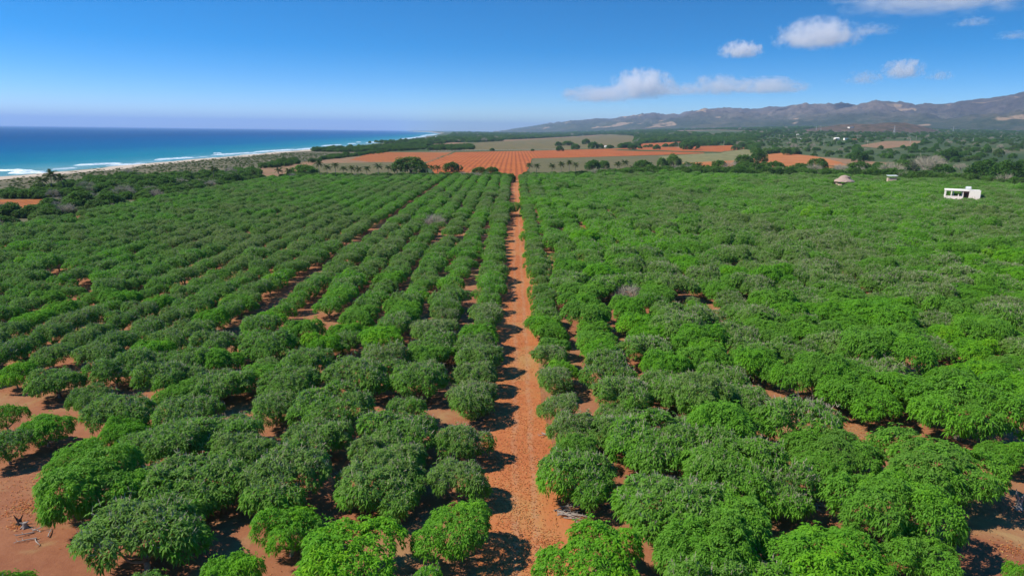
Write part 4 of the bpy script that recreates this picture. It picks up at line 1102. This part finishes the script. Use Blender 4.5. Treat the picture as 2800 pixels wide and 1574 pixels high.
for k, (px, py, w, h, l, a, b_, g, r) in enumerate(HOUS): far_house(px, py, w, h, l, a, b_, g, r, k)
far_house(2326, 352, 13, 4.5, 'white building perched on the seaward shoulder of the brown knoll', M_WHITE, M_WHITE, False, .2, 99, False, math.hypot(*KNOLL) * .86)

# ------------------------------------------------------------------ poles, pylons, fence
def pole(px, py, h, label, group):
    p = gph(px, py); o = link('utility_pole', None, None, p); tag(o, label, 'pole', group)
    b = MB(); b.tube([(0, 0, -.5), (0, 0, h)], [.26, .18], 8); b.build('shaft', M_POLE, o)
    b = MB(); b.box(-1.1, 1.1, -.09, .09, h - .75, h - .55); b.build('crossarm', M_POLE, o)
    for x in (-.95, 0, .95): b = MB(); b.tube([(x, 0, h - .55), (x, 0, h - .2)], [.07, .06], 6); b.build('insulator', M_METAL, o)
for i, (x, y) in enumerate([(1729.5, 399.5), (1732.5, 398.5), (1735.5, 397), (1738.3, 395), (1741, 392.5), (1743.2, 390.5), (1745.3, 388.6), (1747.2, 387)]):
    pole(x, y, 10.5, '%s concrete pole of the line beside the farm road, counted from its foot' % ORD[i], 'poles along the farm road')
for x, y, l in [(2131, 379, 'concrete pole beside the cream cottage on the plain'), (2252, 397, 'pale pole in the woodland seaward of the white farmhouses'), (2343, 379.5, 'pole behind the tan shed on the plain'), (2371, 397.5, 'pole in the woodland in front of the white farmhouses'),
                (2488, 393, 'taller pole of the pair in the inland woodland'), (2505, 382, 'farther pole of the pair in the inland woodland'), (1914, 379, 'first pole behind the long dry field'), (1947.5, 379, 'second pole behind the long dry field'), (1986, 379, 'third pole behind the long dry field'),
                (2054, 380, 'fourth pole behind the long dry field'), (1979, 400, 'pole standing in scrub inland of the striped plot'), (1854, 405.5, 'pole on the near edge of the striped plot'), (2660, 391, 'pole in the woodland close to the frame edge')]:
    pole(x, y, 10.5, l, 'poles on the wooded plain')

def pylon(px, py, hpx, label):
    p = gph(px, py); dp = proj(*p)[2]; H = hpx * dp / FPX; o = link('pylon', None, None, p); o.rotation_euler = (0, 0, .5); tag(o, label, 'pylon', 'pylons crossing the plain')
    W = H * .11; t = .012 * H
    for sx in (-1, 1):
        for sy in (-1, 1): b = MB(); b.tube([(sx * W, sy * W, 0), (sx * W * .35, sy * W * .35, H * .62), (sx * W * .2, sy * W * .2, H)], [t, t * .8, t * .6], 5); b.build('leg', M_METAL, o)
    b = MB()
    for i in range(6):
        z0, z1 = H * .62 * i / 6, H * .62 * (i + 1) / 6; a, c = W * (1 - .65 * i / 6), W * (1 - .65 * (i + 1) / 6)
        for s in (-1, 1):
            b.tube([(-a, s * a, z0), (c, s * c, z1)], [t * .5] * 2, 4); b.tube([(a, s * a, z0), (-c, s * c, z1)], [t * .5] * 2, 4); b.tube([(s * a, -a, z0), (s * c, c, z1)], [t * .5] * 2, 4)
    b.build('bracing', M_METAL, o)
    for z in (.66, .8, .94): b = MB(); b.tube([(-H * .2, 0, H * z), (0, 0, H * (z + .03)), (H * .2, 0, H * z)], [t * .6, t, t * .6], 5); b.build('crossarm', M_METAL, o)
for x, y, h, l in [(2109, 361, 11, 'pylon below the foothills, first of the line from the sea'), (2231.5, 360.5, 15, 'second pylon of the line, beside a smaller mast-like one'), (2244, 361.5, 11, 'smaller pylon close inland of the second one'), (2329, 360.5, 15, 'pylon in front of the white building on the brown knoll'),
                   (2445, 363, 18, 'tall pylon at the inland foot of the brown knoll'), (2606, 360, 13, 'last pylon of the line, nearest the high hills')]: pylon(x, y, h, l)

fa, fb = gp(1176, 414.6, 0), gp(1532, 410, 0); f = link('field_fence', None, None, fa); tag(f, 'long line of pale posts fencing the furrowed red field', 'fence')
pm = MB(); pm.box(-.16, .16, -.16, .16, 0, 1.9); pm = pm.mesh('post', plain('whitewashed_post', (.6, .55, .48), .9, .1))
nf = 110
for i in range(nf):
    q = (fb - fa) * (i / (nf - 1)); link('post', pm, f, (q.x, q.y + 1.2 * mnoise.noise((i * .3, 0, 0)), .08)).rotation_euler = (0, 0, i * .7)
for z in (.7, 1.3):
    b = MB(); b.tube([(0, 0, z), tuple(fb - fa + Vector((0, 0, z)))], [.015, .015], 4); b.build('wire', M_METAL, f)

# ------------------------------------------------------------------ small things on the orchard floor
def branch_mb(rng, L, r, ang=.5):
    b = MB(); p = np.array([0., 0, r]); d = np.array([1., 0, .05]); P = [p.copy()]
    for i in range(5):
        d = d + rng.normal(0, .16, 3) * np.array([1, 1, .5]); d /= np.linalg.norm(d); p = p + d * L / 5; p[2] = max(p[2], r * .6); P.append(p.copy())
    b.tube(P, np.linspace(r, r * .45, 6), 6)
    for i in (2, 3, 4):
        e = P[i] + np.array([rng.normal(.25, .1), rng.choice([-1, 1]) * (.25 + .2 * rng.random()), .12 + .1 * rng.random()]) * L * .5; b.tube([P[i], (P[i] + e) / 2 + rng.normal(0, .02, 3), e], [r * .5, r * .35, r * .2], 5)
    return b
def pile(name, px, py, n, L, spread, label, cat, seed, par=False):
    rng = np.random.default_rng(seed); p = gp(px, py, .03); o = link(name, None, None, p); tag(o, label, cat)
    for i in range(n):
        q = branch_mb(rng, L * (.7 + .5 * rng.random()), .035 + .02 * rng.random()).build('branch', M_DEAD, o, (rng.normal(0, spread), rng.normal(0, spread), .05 * (i // 3)))
        q.rotation_euler = (0, 0, rng.normal(0, .18) if par else rng.random() * 6.283)
pile('branch_heap', 118, 1458, 7, 1.2, .45, 'heap of pale dry branches on bare soil near the charred stump', 'branches', 1)
pile('pruning_pile', 1530, 1408, 16, 1.9, .35, 'pile of cut prunings beside the track under the lone rounded tree', 'branches', 2, True)
pile('branch_heap', 1497, 1187, 4, 1.2, .25, 'few whitish sticks at the inland edge of the track', 'branches', 3)
pile('branch_heap', 2240, 1386, 7, 1.4, .5, 'thin twigs scattered beside the forked fallen limb', 'branches', 6)
def stump(px, py, label, mat, seed, prongs, hh):
    rng = np.random.default_rng(seed); o = link('stump', None, None, gp(px, py, .02)); tag(o, label, 'stump'); o.scale = (.7, .7, .9) if hh < 1 else (1, 1, 1)
    b = MB(); b.tube([(0, 0, -.1), (0.02, 0, .15), (.05, .02, .5)], [.34, .24, .2], 9); b.build('bole', mat, o)
    for i in range(prongs):
        th = i * 6.283 / prongs + .4; b = MB(); b.tube([(.08 * math.cos(th), .08 * math.sin(th), .35), (.2 * math.cos(th), .2 * math.sin(th), .35 + hh * .5), (.42 * math.cos(th) + .1 * rng.normal(), .4 * math.sin(th), .4 + hh * (.7 + .5 * rng.random()))], [.13, .09, .03], 6); b.build('prong', mat, o)
    for i in range(5):
        th = i * 1.257; b = MB(); b.tube([(.2 * math.cos(th), .2 * math.sin(th), .12), (.42 * math.cos(th), .42 * math.sin(th), .01)], [.11, .05], 5); b.build('root', mat, o)
M_CHAR = plain('charred_wood', (.035, .028, .026), .95, .4, 4.)
stump(54, 1434, 'charred black stump on the bare clearing', M_CHAR, 1, 2, .45); stump(68, 1442, 'small grey stump leaning beside the charred one', M_DEAD, 2, 2, .2)
stump(2783, 1390, 'grey pronged stump on the open soil at the frame edge', M_DEAD, 3, 4, 1.2)
o = link('fallen_limb', None, None, gp(2283, 1372, .03)); tag(o, 'forked pale limb lying by the orchard clearing', 'fallen limb')
for e, r0 in (((-.9, .5, 1.0), .15), ((1.3, .7, .55), .13), ((.3, -.9, .12), .1)):
    b = MB(); e = np.array(e); b.tube([(0, 0, .1), e * .5 + np.array([.05, .05, .08]), e], [r0, r0 * .75, r0 * .35], 7); b.build('branch', M_DEAD, o)

def leaf_litter():
    rng = np.random.default_rng(77); P = []
    y = 28 + 300 * rng.random(20000) ** 1.9; x = .7 + 3.0 * np.clip(rng.normal(0, .62, len(y)), -1.25, 1.15) + .5 * np.sin(y * .21); P.append(np.stack([x, y], 1))
    idx = [i for i in range(len(T)) if T[i, 1] < 150]
    for i in idx:
        m = int(70 if T[i, 1] < 90 else 34); th = rng.random(m) * 6.283; rr = T[i, 2] * np.sqrt(rng.random(m)) * 1.15
        P.append(np.stack([T[i, 0] + rr * np.cos(th) + .6, T[i, 1] + rr * np.sin(th)], 1))
    for px, py, m, s in [(80, 1386, 420, .9), (45, 1437, 90, .35), (1000, 1436, 260, .6), (1070, 1015, 260, .9), (2360, 1180, 420, 1.6), (2340, 1356, 60, .4), (2310, 1300, 200, 1.2), (2770, 1504, 150, .7), (1605, 1440, 70, .4), (120, 1310, 500, 2.6), (320, 1190, 80, .5), (2120, 1480, 60, .5), (2370, 1210, 260, 1.0), (1500, 1480, 160, .7)]:
        c = gp(px, py, 0); P.append(np.stack([c.x + rng.normal(0, s, m), c.y + rng.normal(0, s, m)], 1))
    P = np.concatenate(P); n = len(P)
    a = rng.random(n) * 6.283; L = .07 + .06 * rng.random(n); W = .03 + .012 * rng.random(n); z = .05 + .03 * rng.random(n)
    ca, sa = np.cos(a), np.sin(a)
    def pt(u, v, dz): return np.stack([P[:, 0] + ca * u - sa * v, P[:, 1] + sa * u + ca * v, z + dz], 1)
    V = np.stack([pt(-L, 0 * L, .02 * rng.random(n)), pt(0 * L, -W, .0), pt(L, 0 * L, .05 * rng.random(n)), pt(0 * L, W, .04 * rng.random(n))], 1).reshape(-1, 3)
    k = np.arange(n)[:, None] * 4; F = np.concatenate([k + [[0, 1, 2]], k + [[0, 2, 3]]])
    t = NT('fallen_leaf'); t.color(t.ramp(t.attr('tone'), [(0, (.25, .075, .027)), (.3, (.33, .09, .026)), (.6, (.42, .125, .033)), (.85, (.40, .19, .055)), (1, (.45, .28, .11))]))
    tag(link('leaf_litter', mesh_np('leaf_litter', V, [F], [t.m], attrs={'tone': np.repeat(rng.random(n), 4)})), 'orange fallen mango leaves strewn over track and orchard floor', 'leaf litter', kind='stuff')
leaf_litter()

# ------------------------------------------------------------------ clouds and haze
def cloud_mat(name, dens, cut, seed):
    m = bpy.data.materials.new(name); m.use_nodes = True; t = NT.__new__(NT); t.m = m; t.n, t.l = m.node_tree.nodes, m.node_tree.links
    t.n.remove(t.n['Principled BSDF']); out = t.n['Material Output']
    tc = t.node('ShaderNodeTexCoord'); co = tc.outputs['Object']
    mp = t.node('ShaderNodeMapping'); mp.inputs['Location'].default_value = (seed * 3.1, seed * 1.7, seed); mp.inputs['Scale'].default_value = (1.6, 1.2, .75); t.link(co, mp.inputs[0])
    n = t.noise(2.7, 8, .62, mp.outputs[0], .4)
    ln = t.node('ShaderNodeVectorMath', operation='LENGTH'); t.link(co, ln.inputs[0])
    sz = t.node('ShaderNodeSeparateXYZ'); t.link(co, sz.inputs[0])
    env = t.math('SUBTRACT', 1.0, ln.outputs['Value'])
    base = t.maprange(sz.outputs[2], -.62, -.25)
    f = t.math('SUBTRACT', t.math('ADD', t.math('MULTIPLY', env, .75), t.math('MULTIPLY', t.math('SUBTRACT', n, .5), 2.6)), cut)
    d = t.math('MULTIPLY', t.math('MULTIPLY', t.maprange(f, 0, .75), base), t.maprange(env, 0, .12), True)
    pv = t.node('ShaderNodeVolumePrincipled'); pv.inputs['Color'].default_value = (1, .985, .985, 1); pv.inputs['Anisotropy'].default_value = .35
    t.link(t.math('MULTIPLY', d, dens), pv.inputs['Density']); t.link(pv.outputs[0], out.inputs['Volume'])
    return m
def cloud(px, py, w, h, Y, dens, cut, label, k):
    import bmesh
    c = along(px, py, Y); sc_ = math.hypot(c.x, Y) / FPX * 1.05
    bm = bmesh.new(); bmesh.ops.create_icosphere(bm, subdivisions=3, radius=1.0); me = bpy.data.meshes.new('cloud'); bm.to_mesh(me); bm.free()
    me.materials.append(cloud_mat('cloud_vapour', .55 * dens / (w * sc_), cut + .03, k)); o = link('cloud', me, None, c)
    o.scale = (w * sc_ * .56, w * sc_ * .38, h * sc_ * .66); o.rotation_euler = (0, 0, -math.atan2(c.x, Y)); tag(o, label, 'cloud', 'fair weather clouds')
CL = [(2025, 140, 105, 44, 7200, 22, .12, 'small white puff of cloud, seaward one of the two mid-sky puffs'), (2235, 100, 190, 72, 6800, 24, .10, 'larger white puff of cloud with a bright dome top'), (2380, 84, 120, 30, 6800, 6, .2, 'faint violet wisp trailing the larger puff'),
      (2600, -8, 480, 66, 5600, 14, .10, 'broad lilac cloud cut by the top of the frame'), (2662, 62, 90, 22, 6200, 5, .2, 'small faint wisp under the broad lilac cloud'), (2775, 99, 80, 20, 6400, 5, .2, 'faint wisp at the frame edge'),
      (2468, 194, 95, 46, 8600, 20, .14, 'small bright cloud above the high hills'), (2362, 216, 90, 36, 9000, 8, .2, 'pale cloud seaward of the small bright one'), (2570, 209, 60, 24, 8800, 7, .2, 'tiny pale cloud inland of the small bright one'),
      (1755, 238, 165, 78, 12400, 26, .08, 'tall white heap in the low cloud bank'), (1635, 262, 190, 44, 12600, 22, .10, 'seaward end of the low cloud bank'), (1850, 248, 150, 34, 12800, 12, .12, 'pale middle of the low cloud bank'),
      (1965, 238, 150, 52, 12600, 16, .12, 'lilac hump of the low cloud bank'), (2095, 238, 190, 42, 12400, 24, .12, 'bright inland end of the low cloud bank')]
for k, (a, b_, w, h, Y, dn, ct, l) in enumerate(CL): cloud(a, b_, w, h, Y, dn, ct, l, k)

def haze():
    b = MB(); b.box(-75000, 65000, -1500, 62000, -9, 690)
    m = bpy.data.materials.new('haze_air'); m.use_nodes = True; n, l = m.node_tree.nodes, m.node_tree.links; n.remove(n['Principled BSDF'])
    pv = n.new('ShaderNodeVolumePrincipled'); pv.inputs['Color'].default_value = (.42, .61, .90, 1); pv.inputs['Density'].default_value = 5.6e-5; pv.inputs['Anisotropy'].default_value = .1
    l.new(pv.outputs[0], n['Material Output'].inputs['Volume'])
    tag(b.build('haze', m), 'thin blue haze over the plain and hills', 'haze', kind='stuff')
haze()
